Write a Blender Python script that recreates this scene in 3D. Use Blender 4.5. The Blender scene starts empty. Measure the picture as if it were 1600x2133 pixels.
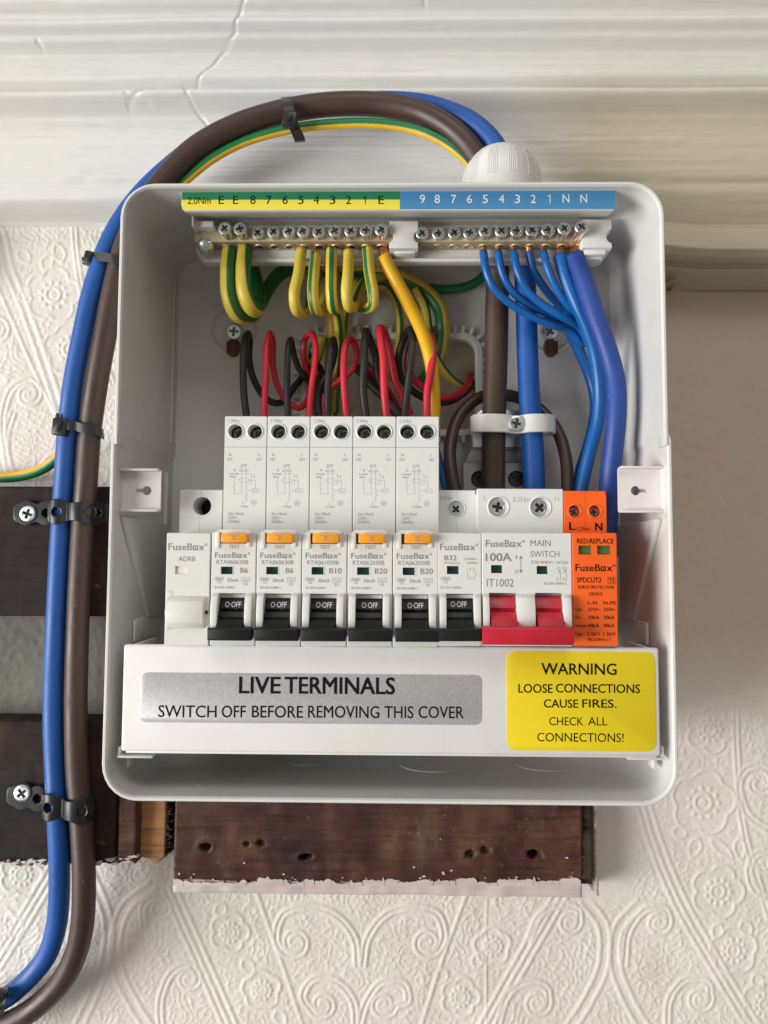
import bpy, bmesh, math, random
import numpy as np
from mathutils import Vector, Matrix

random.seed(7)
scene = bpy.context.scene
COL = scene.collection
S = 0.001                      # everything below is written in millimetres

# ------------------------------------------------------------------ camera
F_PX, CX, CY = 1600.0, 800.0, 1066.5
CAM = (3.388, -404.26, -31.6)
PITCH, YAW, ROLL = 0.0675, -0.0180, 0.0050
_f = Vector((math.sin(YAW)*math.cos(PITCH), math.cos(YAW)*math.cos(PITCH), math.sin(PITCH)))
_r = Vector((math.cos(YAW), -math.sin(YAW), 0.0))
_u = _r.cross(_f)
RX = math.cos(ROLL)*_r + math.sin(ROLL)*_u
UX = -math.sin(ROLL)*_r + math.cos(ROLL)*_u
cam_d = bpy.data.cameras.new('camera')
cam = bpy.data.objects.new('camera', cam_d)
COL.objects.link(cam)
cam_d.sensor_fit = 'VERTICAL'
cam_d.sensor_height = 36.0
cam_d.lens = 36.0*F_PX/2133.0
cam_d.clip_start = 0.01
cam_d.clip_end = 50.0
m = Matrix.Identity(4)
for i in range(3):
    m[i][0] = RX[i]; m[i][1] = UX[i]; m[i][2] = -_f[i]; m[i][3] = CAM[i]*S
cam.matrix_world = m
scene.camera = cam
scene.render.resolution_x = 768
scene.render.resolution_y = 1024

# ------------------------------------------------------------------ light
world = bpy.data.worlds.new('World')
scene.world = world
world.use_nodes = True
bg = world.node_tree.nodes['Background']
bg.inputs[0].default_value = (1.0, 0.93, 0.85, 1)
bg.inputs[1].default_value = 0.275
# unseen room: paler ceiling, darker floor, graded to deepen the cornice ridges
_wt = world.node_tree; _tc = _wt.nodes.new('ShaderNodeTexCoord'); _sx = _wt.nodes.new('ShaderNodeSeparateXYZ')
_wt.links.new(_tc.outputs['Generated'], _sx.inputs[0])
_mr = _wt.nodes.new('ShaderNodeMapRange'); _mr.inputs[1].default_value = -.8; _mr.inputs[2].default_value = .8
_mr.inputs[3].default_value = .19; _mr.inputs[4].default_value = .42
_wt.links.new(_sx.outputs[2], _mr.inputs[0]); _wt.links.new(_mr.outputs[0], bg.inputs[1])

def area(name, az, el, dist, sx, sy, power, col):
    """az: degrees out of the wall plane on the left side, el: degrees above level"""
    d = Vector((-math.cos(math.radians(az))*math.cos(math.radians(el)),
                -math.sin(math.radians(az))*math.cos(math.radians(el)), math.sin(math.radians(el))))
    L = bpy.data.lights.new(name, 'AREA'); L.shape = 'RECTANGLE'
    L.size = sx; L.size_y = sy; L.energy = power; L.color = col
    o = bpy.data.objects.new(name, L); COL.objects.link(o)
    o.location = d*dist
    o.rotation_euler = (-d).to_track_quat('-Z', 'Z').to_euler()
    return o
area('window_light', 32, -8, 3.0, 1.4, 1.8, 122.0, (1.0, 0.985, 0.955))
area('room_fill', 95, 48, 2.4, 1.1, 0.8, 11.0, (1.0, 0.975, 0.94))  # added unseen fill to brighten metals and front faces

scene.view_settings.view_transform = 'Standard'
scene.view_settings.look = 'None'
scene.view_settings.exposure = 0.0
scene.view_settings.gamma = 1.0
scene.render.engine = 'CYCLES'

# ------------------------------------------------------------------ helpers
def ray(u, v):
    return RX*((u-CX)/F_PX) - UX*((v-CY)/F_PX) + _f
def P(u, v, h):
    """point (mm) seen at photo pixel u,v standing h mm in front of the wall"""
    d = ray(u, v); t = (-h-CAM[1])/d.y
    return Vector((CAM[0]+t*d.x, -h, CAM[2]+t*d.z))
def PZ(u, v, z):
    d = ray(u, v); t = (z-CAM[2])/d.z
    return Vector((CAM[0]+t*d.x, CAM[1]+t*d.y, z))
def PXp(u, v, x):
    d = ray(u, v); t = (x-CAM[0])/d.x
    return Vector((x, CAM[1]+t*d.y, CAM[2]+t*d.z))

ORG = {}
def tag(o, label=None, cat=None, group=None, kind=None):
    if label: o['label'] = label
    if cat: o['category'] = cat
    if group: o['group'] = group
    if kind: o['kind'] = kind
    return o
def thing(name, loc, label, cat, group=None):
    o = bpy.data.objects.new(name, None); COL.objects.link(o)
    o.empty_display_size = 0.01
    o.location = Vector(loc)*S
    ORG[o] = Vector(loc)
    return tag(o, label, cat, group)
def part(name, bm, mat, parent=None, smooth=35, label=None, kind=None):
    me = bpy.data.meshes.new(name)
    if parent is not None:
        org = ORG[parent]
    else:
        bb = [v.co for v in bm.verts]
        org = Vector([(min(c[i] for c in bb)+max(c[i] for c in bb))/2 for i in range(3)])
    for v in bm.verts: v.co = (v.co-org)*S
    if smooth:
        for f in bm.faces: f.smooth = True
    bm.to_mesh(me); bm.free()
    if smooth: me.set_sharp_from_angle(angle=math.radians(smooth))
    for mm in (mat if isinstance(mat, (list, tuple)) else [mat]): me.materials.append(mm)
    o = bpy.data.objects.new(name, me); COL.objects.link(o)
    if parent is not None:
        o.parent = parent
    else:
        o.location = org*S
    ORG[o] = org
    if label: o['label'] = label
    if kind: o['kind'] = kind
    return o
def copy_thing(root, delta, label, group=None, skip=()):
    r = root.copy(); COL.objects.link(r); r.location = root.location + Vector(delta)*S
    r['label'] = label
    ORG[r] = ORG[root]+Vector(delta)
    def rec(src, dst):
        for ch in list(src.children):
            if ch.name.split('.')[0] in skip: continue
            c = ch.copy(); COL.objects.link(c); c.parent = dst; ORG[c] = ORG[r]
            rec(ch, c)
    rec(root, r)
    return r

def new(): return bmesh.new()
def merge(dst, src):
    me = bpy.data.meshes.new('tmp'); src.to_mesh(me); src.free()
    dst.from_mesh(me); bpy.data.meshes.remove(me)
def box(bm, x0, x1, h0, h1, z0, z1, bev=0.4, seg=2, mtx=None):
    """box between x0..x1, h0..h1 (height off the wall), z0..z1"""
    b = new()
    r = bmesh.ops.create_cube(b, size=1)
    for v in b.verts:
        v.co = Vector(((x0+x1)/2+v.co.x*(x1-x0), -((h0+h1)/2)+v.co.y*(h1-h0), (z0+z1)/2+v.co.z*(z1-z0)))
    if bev:
        bev = min(bev, .45*min(abs(x1-x0), abs(h1-h0), abs(z1-z0)))
        bmesh.ops.bevel(b, geom=b.edges[:], offset=bev, segments=seg, affect='EDGES', profile=0.5)
    if mtx: b.transform(mtx)
    merge(bm, b)
    return bm
def pbox(bm, u0, v0, u1, v1, hf, hb, bev=0.4):
    """box whose front face (height hf) fills the photo rectangle u0,v0..u1,v1"""
    a = P(u0, (v0+v1)/2, hf).x; b = P(u1, (v0+v1)/2, hf).x
    zt = P((u0+u1)/2, v0, hf).z; zb = P((u0+u1)/2, v1, hf).z
    return box(bm, a, b, hb, hf, zb, zt, bev)
def prism(bm, pts, h0, h1, bev=0.0):
    """outline pts [(x,z)...] extruded from height h0 to h1"""
    b = new()
    vs = [b.verts.new((x, -h1, z)) for x, z in pts]
    f = b.faces.new(vs)
    r = bmesh.ops.extrude_face_region(b, geom=[f])
    for v in [g for g in r['geom'] if isinstance(g, bmesh.types.BMVert)]: v.co.y = -h0
    bmesh.ops.recalc_face_normals(b, faces=b.faces[:])
    if bev:
        es = [e for e in b.edges if abs(e.verts[0].co.y+h1) < 1e-5 and abs(e.verts[1].co.y+h1) < 1e-5]
        bmesh.ops.bevel(b, geom=es, offset=bev, segments=2, affect='EDGES', profile=.5)
    merge(bm, b); return bm
def side_prism(bm, pts, x0, x1, bev=0.0):
    """outline pts [(h,z)...] extruded sideways from x0 to x1"""
    b = new()
    vs = [b.verts.new((x0, -h, z)) for h, z in pts]
    f = b.faces.new(vs)
    r = bmesh.ops.extrude_face_region(b, geom=[f])
    for v in [g for g in r['geom'] if isinstance(g, bmesh.types.BMVert)]: v.co.x = x1
    bmesh.ops.recalc_face_normals(b, faces=b.faces[:])
    if bev: bmesh.ops.bevel(b, geom=b.edges[:], offset=bev, segments=2, affect='EDGES', profile=.5)
    merge(bm, b); return bm
def circ(cx, cz, r, n=24, a0=0):
    return [(cx+r*math.cos(a0+2*math.pi*i/n), cz+r*math.sin(a0+2*math.pi*i/n)) for i in range(n)]
def rrect(x0, x1, z0, z1, r, n=6, zs=()):
    out = []
    for cx, cz, a in ((x1-r, z1-r, 0), (x0+r, z1-r, 90), (x0+r, z0+r, 180), (x1-r, z0+r, 270)):
        for i in range(n+1):
            t = math.radians(a+90*i/n); out.append((cx+r*math.cos(t), cz+r*math.sin(t)))
        if a == 90: out += [(x0, z) for z in sorted(zs, reverse=True)]
        if a == 270: out += [(x1, z) for z in sorted(zs)]
    return out
def plate(bm, outer, holes, h, depth=None, floor=False, back=None):
    """flat face at height h with holes; hole walls go back by depth; outer walls to height back"""
    b = new()
    loops = []
    for lp in [outer]+list(holes):
        vs = [b.verts.new((x, -h, z)) for x, z in lp]
        es = [b.edges.new((vs[i], vs[(i+1) % len(vs)])) for i in range(len(vs))]
        loops.append((vs, es))
    bmesh.ops.triangle_fill(b, edges=[e for l in loops for e in l[1]], use_beauty=True, normal=(0, -1, 0))
    for k, (vs, es) in enumerate(loops):
        d = (h-back if back is not None else None) if k == 0 else depth
        if d is None: continue
        low = [b.verts.new((v.co.x, v.co.y+d, v.co.z)) for v in vs]
        n = len(vs)
        for i in range(n): b.faces.new((vs[i], vs[(i+1) % n], low[(i+1) % n], low[i]))
        if k > 0 and floor: b.faces.new(low)
    bmesh.ops.recalc_face_normals(b, faces=b.faces[:])
    c = sum((f.normal.y for f in b.faces if abs(f.normal.y) > .9 and abs(f.calc_center_median().y+h) < 1e-4))
    if c > 0: bmesh.ops.reverse_faces(b, faces=b.faces[:])
    merge(bm, b); return bm
def lathe(bm, prof, n=24, mtx=None):
    """prof [(r, t)] turned about the y axis; t = height off the wall"""
    b = new(); rings = []
    for r, t in prof:
        if r < 1e-6: rings.append([b.verts.new((0, -t, 0))])
        else: rings.append([b.verts.new((r*math.cos(2*math.pi*i/n), -t, r*math.sin(2*math.pi*i/n))) for i in range(n)])
    for a, c in zip(rings, rings[1:]):
        for i in range(n):
            j = (i+1) % n
            q = [a[i % len(a)], a[j % len(a)], c[j % len(c)], c[i % len(c)]]
            q2 = []
            for v in q:
                if v not in q2: q2.append(v)
            if len(q2) > 2: b.faces.new(q2)
    bmesh.ops.recalc_face_normals(b, faces=b.faces[:])
    if mtx: b.transform(mtx)
    merge(bm, b); return bm
def at(x, h, z, rot=None):
    m = Matrix.Translation((x, -h, z))
    return m @ rot if rot else m
def spline(pts, step=1.6):
    pts = [Vector(p) for p in pts]
    if len(pts) == 2: return [pts[0], pts[0].lerp(pts[1], .5), pts[1]]
    e = [pts[0]*2-pts[1]]+pts+[pts[-1]*2-pts[-2]]
    out = []
    for i in range(1, len(e)-2):
        p0, p1, p2, p3 = e[i-1:i+3]
        t01 = max((p1-p0).length, 1e-3)**.5; t12 = max((p2-p1).length, 1e-3)**.5; t23 = max((p3-p2).length, 1e-3)**.5
        m1 = (p2-p1)+t12*((p1-p0)/t01-(p2-p0)/(t01+t12))
        m2 = (p2-p1)+t12*((p3-p2)/t23-(p3-p1)/(t12+t23))
        n = max(2, int((p2-p1).length/step))
        for k in range(n):
            t = k/n
            out.append((2*t**3-3*t**2+1)*p1+(t**3-2*t**2+t)*m1+(-2*t**3+3*t**2)*p2+(t**3-t**2)*m2)
    out.append(pts[-1]); return out
def tube(bm, pts, r, n=14, phase=0.0, twist=0.0, cap=True, squash=None):
    """round tube; UV.x runs round it (0 faces the room), UV.y along it in mm"""
    uvl = bm.loops.layers.uv.verify()
    N = len(pts); rings = []
    tan = [(pts[min(i+1, N-1)]-pts[max(i-1, 0)]).normalized() for i in range(N)]
    ref = Vector((0, -1, 0)); nrm = (ref-tan[0]*ref.dot(tan[0]))
    if nrm.length < 1e-3: nrm = Vector((0, 0, 1))
    nrm.normalize()
    L = 0; vs = []
    for i in range(N):
        if i:
            nrm = nrm-tan[i]*nrm.dot(tan[i]); nrm.normalize(); L += (pts[i]-pts[i-1]).length
        bi = tan[i].cross(nrm)
        rr = r[i] if isinstance(r, (list, tuple)) else r
        vs.append(L)
        rings.append([bm.verts.new(pts[i]+(nrm*math.cos(2*math.pi*k/n)+bi*math.sin(2*math.pi*k/n))*rr) for k in range(n)])
    for i in range(N-1):
        for k in range(n):
            j = (k+1) % n
            f = bm.faces.new((rings[i][k], rings[i][j], rings[i+1][j], rings[i+1][k]))
            for lp, (uu, ll) in zip(f.loops, ((k, vs[i]), (k+1, vs[i]), (k+1, vs[i+1]), (k, vs[i+1]))):
                lp[uvl].uv = (uu/n+phase+twist*ll, ll*.1)
    if cap:
        for rg in (rings[0], rings[-1]):
            f = bm.faces.new(rg)
            for lp in f.loops: lp[uvl].uv = (phase, 0)
    bmesh.ops.recalc_face_normals(bm, faces=bm.faces[:])
    return bm
def ribbon(bm, pts, axis, w, t):
    """flat band w wide along axis and t thick swept along pts"""
    axis = Vector(axis).normalized(); N = len(pts); R = []
    b = new()
    for i in range(N):
        tg = (pts[min(i+1, N-1)]-pts[max(i-1, 0)]).normalized()
        nn = tg.cross(axis).normalized()
        ww = w[i] if isinstance(w, (list, tuple)) else w
        R.append([b.verts.new(pts[i]+axis*(a*ww/2)+nn*(c*t/2)) for a, c in ((-1, -1), (1, -1), (1, 1), (-1, 1))])
    for i in range(N-1):
        for k in range(4):
            b.faces.new((R[i][k], R[i][(k+1) % 4], R[i+1][(k+1) % 4], R[i+1][k]))
    b.faces.new(R[0]); b.faces.new(R[-1])
    bmesh.ops.recalc_face_normals(b, faces=b.faces[:])
    merge(bm, b); return bm

# ------------------------------------------------------------------ text
_tc = {}
def glyphs(s, bold):
    k = (s, bold)
    if k in _tc: return _tc[k]
    cu = bpy.data.curves.new('t', 'FONT'); cu.body = s; cu.size = 1.0
    cu.offset = 0.0 + bold; cu.resolution_u = 3; cu.fill_mode = 'FRONT'
    ob = bpy.data.objects.new('t', cu)
    me = bpy.data.meshes.new_from_object(ob)
    vs = np.empty(len(me.vertices)*3); me.vertices.foreach_get('co', vs); vs = vs.reshape(-1, 3)
    fs = [tuple(p.vertices) for p in me.polygons]
    bpy.data.objects.remove(ob); bpy.data.curves.remove(cu); bpy.data.meshes.remove(me)
    _tc[k] = (vs, fs); return _tc[k]
CAPH = None
def text(bm, s, u0, u1, vt, vb, h, bold=0.0, lift=0.06, slant=0.0, under=False):
    """write s so it fills photo columns u0..u1 with capitals from row vt to row vb"""
    global CAPH
    if CAPH is None:
        q = glyphs('H', 0.0)[0]; CAPH = q[:, 1].max()
    if s == '1':               # a figure one with its flag
        w_ = .30+bold*8; uc = u1-1.0
        return pline(bm, [(u0, vt+3.2), (u0+1.4, vt+2.8), (uc, vt+.3), (uc, vb)], h, w_*(vb-vt)/17, lift)
    vs, fs = glyphs(s, 0.0)
    if len(vs) == 0: return bm
    xa, xb = vs[:, 0].min(), vs[:, 0].max()
    um = (u0+u1)/2; vm = (vt+vb)/2
    X0 = P(u0, vm, h).x; X1 = P(u1, vm, h).x; Zb = P(um, vb, h).z; Zt = P(um, vt, h).z
    k = (Zt-Zb)/CAPH
    # heavier lettering: the same glyphs laid a hair beside each other
    sh = [0.0] if not bold else [-bold*.9, bold*.9, 0.0]
    for n_, q in enumerate(sh):
        for z_ in ((0.0,) if not bold else (-bold*.45, bold*.45)):
            new_v = [bm.verts.new((X0+(x-xa)/(xb-xa)*(X1-X0)+slant*y*k+q*k, -(h+lift+.006*n_+(.003 if z_ > 0 else 0)), Zb+y*k+z_*k)) for x, y, _ in vs]
            for f in fs:
                try: bm.faces.new([new_v[i] for i in f])
                except ValueError: pass
    return bm
def pline(bm, pts, h, w=0.18, lift=0.06, closed=False):
    """printed line through photo points"""
    q = [P(u, v, h) for u, v in pts]
    if closed: q.append(q[0])
    for a, b in zip(q, q[1:]):
        d = (b-a); L = d.length
        if L < 1e-6: continue
        d /= L; n = Vector((-d.z, 0, d.x))*w/2; a2 = a-d*w*.4; b2 = b+d*w*.4
        o = Vector((0, -lift-random.random()*.01, 0))
        bm.faces.new([bm.verts.new(p+o) for p in (a2-n, b2-n, b2+n, a2+n)])
    return bm
def logo(bm, u0, u1, vt, vb, h, bold=0.01):
    """the maker's word mark: its o is a little square with a gap"""
    w = u1-u0
    text(bm, 'FuseB', u0, u0+w*.605, vt, vb, h, bold)
    text(bm, 'x', u0+w*.775, u0+w*.905, vt, vb, h, bold)
    a, b = u0+w*.635, u0+w*.735; hh = vb-vt; t, c = vb-hh*.62, vb-hh*.06
    lw = .36*(w/72)
    pline(bm, [(a+(b-a)*.55, c), (b, c), (b, t), (a, t), (a, c), (a+(b-a)*.25, c)], h, lw)
    pline(bm, [(a+(b-a)*.55, c-hh*.25), (a+(b-a)*.55, c)], h, lw)
    rr = hh*.19; uc, vc = u0+w*.955, vt+rr
    pline(bm, [(uc+rr*math.cos(t*math.pi/4), vc+rr*math.sin(t*math.pi/4)) for t in range(8)], h, .1*(w/72), closed=True)
    text(bm, 'R', uc-rr*.4, uc+rr*.4, vc-rr*.55, vc+rr*.55, h, 0)

# ------------------------------------------------------------------ materials
def mat(name, base, rough=.5, metal=0.0, spec=.5, bump=0.0, bscale=300, var=0.0, vscale=40, stretch=(1, 1, 1), coat=0.0, build=None):
    M = bpy.data.materials.new(name); M.use_nodes = True
    nt = M.node_tree; N = nt.nodes; Lk = nt.links
    p = N['Principled BSDF']
    p.inputs['Base Color'].default_value = (*base, 1); p.inputs['Roughness'].default_value = rough
    p.inputs['Metallic'].default_value = metal; p.inputs['Specular IOR Level'].default_value = spec
    p.inputs['Coat Weight'].default_value = coat
    tc = N.new('ShaderNodeTexCoord'); mp = N.new('ShaderNodeMapping'); mp.inputs['Scale'].default_value = stretch
    Lk.new(tc.outputs['Object'], mp.inputs[0])
    M['_'] = 0
    del M['_']
    if var:
        nz = N.new('ShaderNodeTexNoise'); nz.inputs['Scale'].default_value = vscale; nz.inputs['Detail'].default_value = 5
        Lk.new(mp.outputs[0], nz.inputs['Vector'])
        cr = N.new('ShaderNodeMixRGB'); cr.blend_type = 'MULTIPLY'; cr.inputs[0].default_value = 1
        mr = N.new('ShaderNodeMapRange'); mr.inputs[1].default_value = .3; mr.inputs[2].default_value = .7
        mr.inputs[3].default_value = 1-var; mr.inputs[4].default_value = 1+var*.4
        Lk.new(nz.outputs[0], mr.inputs[0]); cr.inputs[1].default_value = (*base, 1)
        Lk.new(mr.outputs[0], cr.inputs[2]); Lk.new(cr.outputs[0], p.inputs['Base Color'])
        m2 = N.new('ShaderNodeMapRange'); m2.inputs[1].default_value = .3; m2.inputs[2].default_value = .7
        m2.inputs[3].default_value = max(.05, rough-.1); m2.inputs[4].default_value = min(1, rough+.1)
        Lk.new(nz.outputs[0], m2.inputs[0]); Lk.new(m2.outputs[0], p.inputs['Roughness'])
    if bump:
        bz = N.new('ShaderNodeTexNoise'); bz.inputs['Scale'].default_value = bscale; bz.inputs['Detail'].default_value = 4
        Lk.new(mp.outputs[0], bz.inputs['Vector'])
        bp = N.new('ShaderNodeBump'); bp.inputs['Strength'].default_value = 1; bp.inputs['Distance'].default_value = bump*S
        Lk.new(bz.outputs[0], bp.inputs['Height']); Lk.new(bp.outputs[0], p.inputs['Normal'])
    if build: build(nt, N, Lk, p, mp)
    return M
def ramp(N, Lk, src, stops, interp='LINEAR'):
    c = N.new('ShaderNodeValToRGB'); c.color_ramp.interpolation = interp
    e = c.color_ramp.elements
    while len(e) < len(stops): e.new(.5)
    for i, (pos, col) in enumerate(stops): e[i].position = pos; e[i].color = (*col, 1)
    Lk.new(src, c.inputs[0]); return c
def noise(N, Lk, vec, scale, detail=4, rough=.55):
    n = N.new('ShaderNodeTexNoise'); n.inputs['Scale'].default_value = scale
    n.inputs['Detail'].default_value = detail; n.inputs['Roughness'].default_value = rough
    Lk.new(vec, n.inputs['Vector']); return n
def mix(N, Lk, f, a, b, mode='MIX'):
    x = N.new('ShaderNodeMixRGB'); x.blend_type = mode
    for i, q in ((0, f), (1, a), (2, b)):
        if isinstance(q, (int, float)): x.inputs[i].default_value = q
        elif isinstance(q, tuple): x.inputs[i].default_value = (*q, 1)
        else: Lk.new(q, x.inputs[i])
    return x

def specks(nt, N, Lk, p, mp):
    # stray dust and grit lying on pale plastic
    src = p.inputs['Base Color'].links[0].from_socket if p.inputs['Base Color'].links else None
    v = N.new('ShaderNodeTexVoronoi'); v.inputs['Scale'].default_value = 95; Lk.new(mp.outputs[0], v.inputs['Vector'])
    sp = N.new('ShaderNodeSeparateXYZ'); Lk.new(v.outputs['Color'], sp.inputs[0])
    mr = N.new('ShaderNodeMapRange'); mr.inputs[1].default_value = .55; mr.inputs[2].default_value = 1.0; mr.inputs[3].default_value = 0; mr.inputs[4].default_value = .042; Lk.new(sp.outputs[0], mr.inputs[0])
    lt = N.new('ShaderNodeMath'); lt.operation = 'LESS_THAN'; Lk.new(v.outputs['Distance'], lt.inputs[0]); Lk.new(mr.outputs[0], lt.inputs[1])
    k = N.new('ShaderNodeMath'); k.operation = 'MULTIPLY'; k.inputs[1].default_value = .6; Lk.new(lt.outputs[0], k.inputs[0])
    sm = noise(N, Lk, mp.outputs[0], 22, 6, .7); rs = ramp(N, Lk, sm.outputs[0], [(.5, (1, 1, 1)), (.75, (.93, .90, .86))])
    c0 = mix(N, Lk, 1.0, src if src else tuple(p.inputs['Base Color'].default_value)[:3], rs.outputs[0], 'MULTIPLY')
    c = mix(N, Lk, k.outputs[0], c0.outputs[0], (.16, .12, .09)); Lk.new(c.outputs[0], p.inputs['Base Color'])
WHITE = mat('white_plastic', (.70, .70, .675), .42, bump=.02, bscale=1500, var=.025, vscale=60)
MODW = mat('module_plastic', (.70, .705, .68), .38, bump=.015, bscale=2500, var=.02, vscale=90, build=specks)
SHELL = mat('enclosure_plastic', (.66, .655, .64), .36, bump=.03, bscale=900, var=.04, vscale=30, build=specks)
COVER = mat('cover_plastic', (.71, .695, .685), .40, bump=.02, bscale=1200, var=.03, vscale=25, build=specks)
STEELP = mat('painted_bracket', (.72, .68, .67), .38, bump=.03, bscale=500, var=.06, vscale=120)
def _dust(nt, N, Lk, p, mp):
    v = N.new('ShaderNodeTexVoronoi'); v.inputs['Scale'].default_value = 420
    Lk.new(mp.outputs[0], v.inputs['Vector'])
    r = ramp(N, Lk, v.outputs['Distance'], [(0.0, (1, 1, 1)), (.07, (1, 1, 1)), (.12, (0, 0, 0))])
    n = noise(N, Lk, mp.outputs[0], 160)
    r2 = ramp(N, Lk, n.outputs[0], [(.56, (0, 0, 0)), (.64, (1, 1, 1))])
    f = mix(N, Lk, 1.0, r.outputs[0], r2.outputs[0], 'MULTIPLY')
    c = mix(N, Lk, f.outputs[0], (.009, .010, .010), (.25, .25, .23))
    Lk.new(c.outputs[0], p.inputs['Base Color'])
BLACKP = mat('black_toggle_plastic', (.009, .010, .010), .40, spec=.3, bump=.02, bscale=1500, build=_dust)
REDP = mat('red_toggle_plastic', (.50, .011, .032), .38, var=.05, vscale=80, bump=.02, bscale=1500)
ORANGE = mat('orange_plastic', (.90, .125, .012), .42, var=.04, vscale=70, bump=.015, bscale=2000)
TESTY = mat('orange_button_plastic', (.88, .34, .015), .35)
GREENW = mat('green_window', (.004, .05, .045), .25)
GREENL = mat('green_flag_window', (.07, .17, .04), .15, coat=.5)
PRINT = mat('grey_print', (.22, .22, .225), .6)
PRINTL = mat('faint_grey_print_and_shade', (.33, .33, .33), .6)
PRINTB = mat('black_print', (.006, .005, .005), .7, spec=.15)
PRINTW = mat('white_print', (.75, .75, .74), .6)
ZINC = mat('zinc_plated_steel', (.80, .84, .85), .34, 1.0, bump=.03, bscale=900, var=.12, vscale=300)
GALV = mat('dull_zinc_steel', (.40, .40, .39), .42, .9, var=.2, vscale=80, bump=.05, bscale=400)
GUNM = mat('dark_screw_metal', (.20, .21, .21), .3, .9, var=.3, vscale=400)
DARKM = mat('dark_recess_metal', (.10, .10, .105), .35, .8, var=.3, vscale=400)
BRASS = mat('brass_bar', (.55, .45, .28), .52, .4, var=.14, vscale=220, bump=.05, bscale=800)
COPPER = mat('bare_copper', (.80, .33, .16), .3, 1.0, var=.2, vscale=400)
def _insul(base, rough=.42, var=.06):
    def b(nt, N, Lk, p, mp):
        a = noise(N, Lk, mp.outputs[0], 420, 2, .7); d = noise(N, Lk, mp.outputs[0], 45, 4)
        ra = ramp(N, Lk, a.outputs[0], [(.66, (0, 0, 0)), (.76, (1, 1, 1))]); rd = ramp(N, Lk, d.outputs[0], [(.45, (0, 0, 0)), (.7, (1, 1, 1))])
        f = mix(N, Lk, 1.0, ra.outputs[0], rd.outputs[0], 'MULTIPLY'); f2 = mix(N, Lk, 1.0, f.outputs[0], (.35, .35, .35), 'MULTIPLY')
        v = ramp(N, Lk, d.outputs[0], [(.3, tuple(c*.86 for c in base)), (.7, tuple(min(1, c*1.08) for c in base))])
        c = mix(N, Lk, f2.outputs[0], v.outputs[0], (.42, .40, .38)); Lk.new(c.outputs[0], p.inputs['Base Color'])
        rr = ramp(N, Lk, d.outputs[0], [(.3, (rough-.06,)*3), (.7, (rough+.14,)*3)]); Lk.new(rr.outputs[0], p.inputs['Roughness'])
    return dict(base=base, rough=rough, bump=.06, bscale=260, coat=.0, build=b)
CBLUE = mat('blue_cable_sheath', **_insul((.004, .080, .34), .46))
CBLUEW = mat('blue_wire_sheath', **_insul((.003, .11, .38), .34))
CPURP = mat('violet_blue_sheath', **_insul((.011, .052, .27), .52))
CBROWN = mat('brown_cable_sheath', **_insul((.052, .027, .020), .42))
CBRN2 = mat('dark_brown_wire_sheath', **_insul((.045, .024, .018), .38))
CRED = mat('red_wire_sheath', **_insul((.60, .020, .040), .38))
CBLACK = mat('black_wire_sheath', **_insul((.016, .017, .018), .40))
CYEL = mat('yellow_cable_sheath', **_insul((.80, .44, .008), .36))
def gy(name, green, nstr=1, yel=(.66, .50, .06), grn=(.012, .14, .035)):
    """yellow insulation with a green stripe covering a share of the circumference"""
    def b(nt, N, Lk, p, mp):
        uv = N.new('ShaderNodeUVMap'); sx = N.new('ShaderNodeSeparateXYZ'); Lk.new(uv.outputs[0], sx.inputs[0])
        mu = N.new('ShaderNodeMath'); mu.operation = 'MULTIPLY'; mu.inputs[1].default_value = nstr; Lk.new(sx.outputs[0], mu.inputs[0])
        fr = N.new('ShaderNodeMath'); fr.operation = 'FRACT'; Lk.new(mu.outputs[0], fr.inputs[0])
        r = ramp(N, Lk, fr.outputs[0], [(0, (1, 1, 1)), (green-.02, (1, 1, 1)), (green, (0, 0, 0)), (.98, (0, 0, 0)), (1.0, (1, 1, 1))])
        n = noise(N, Lk, mp.outputs[0], 90)
        v = N.new('ShaderNodeMapRange'); v.inputs[1].default_value = .3; v.inputs[2].default_value = .7; v.inputs[3].default_value = .86; v.inputs[4].default_value = 1.05
        Lk.new(n.outputs[0], v.inputs[0])
        c = mix(N, Lk, r.outputs[0], yel, grn)
        c2 = mix(N, Lk, 1.0, c.outputs[0], v.outputs[0], 'MULTIPLY')
        Lk.new(c2.outputs[0], p.inputs['Base Color'])
    return mat(name, (.5, .4, .1), .40, bump=.03, bscale=600, build=b)
GY = gy('green_yellow_wire', .13)
GYH = gy('green_yellow_cable', .50)
GYB2 = gy('green_yellow_cable_two', .62, yel=(.80, .46, .02), grn=(.008, .16, .05))
GYB = gy('green_yellow_broad', .58, yel=(.80, .46, .02), grn=(.008, .16, .05))
BLACKN = mat('black_nylon', (.014, .014, .015), .38, bump=.03, bscale=900)
STRAPM = mat('black_coated_band', (.009, .011, .012), .42, coat=.1, bump=.04, bscale=300)
def _silver(nt, N, Lk, p, mp):
    n = noise(N, Lk, mp.outputs[0], 1700, 2)
    r = ramp(N, Lk, n.outputs[0], [(.3, (.38, .38, .39)), (.5, (.44, .44, .45)), (.7, (.52, .52, .53))])
    Lk.new(r.outputs[0], p.inputs['Base Color'])
SILVER = mat('silver_label_film', (.45, .45, .46), .38, .15, bump=.02, bscale=1700, build=_silver)
YELL = mat('yellow_label_film', (.74, .58, .01), .42, bump=.01, bscale=700)
BLUEL = mat('blue_label_film', (.045, .215, .43), .5)
GREENL2 = mat('green_label_film', (.006, .18, .075), .5)
YELL2 = mat('pale_yellow_label_film', (.78, .66, .05), .5)
PLUG = mat('brown_wall_plug', (.16, .075, .035), .6, var=.2, vscale=300)
GLAND = mat('gland_plastic', (.66, .66, .64), .5, bump=.03, bscale=900, var=.05, vscale=60)

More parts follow.
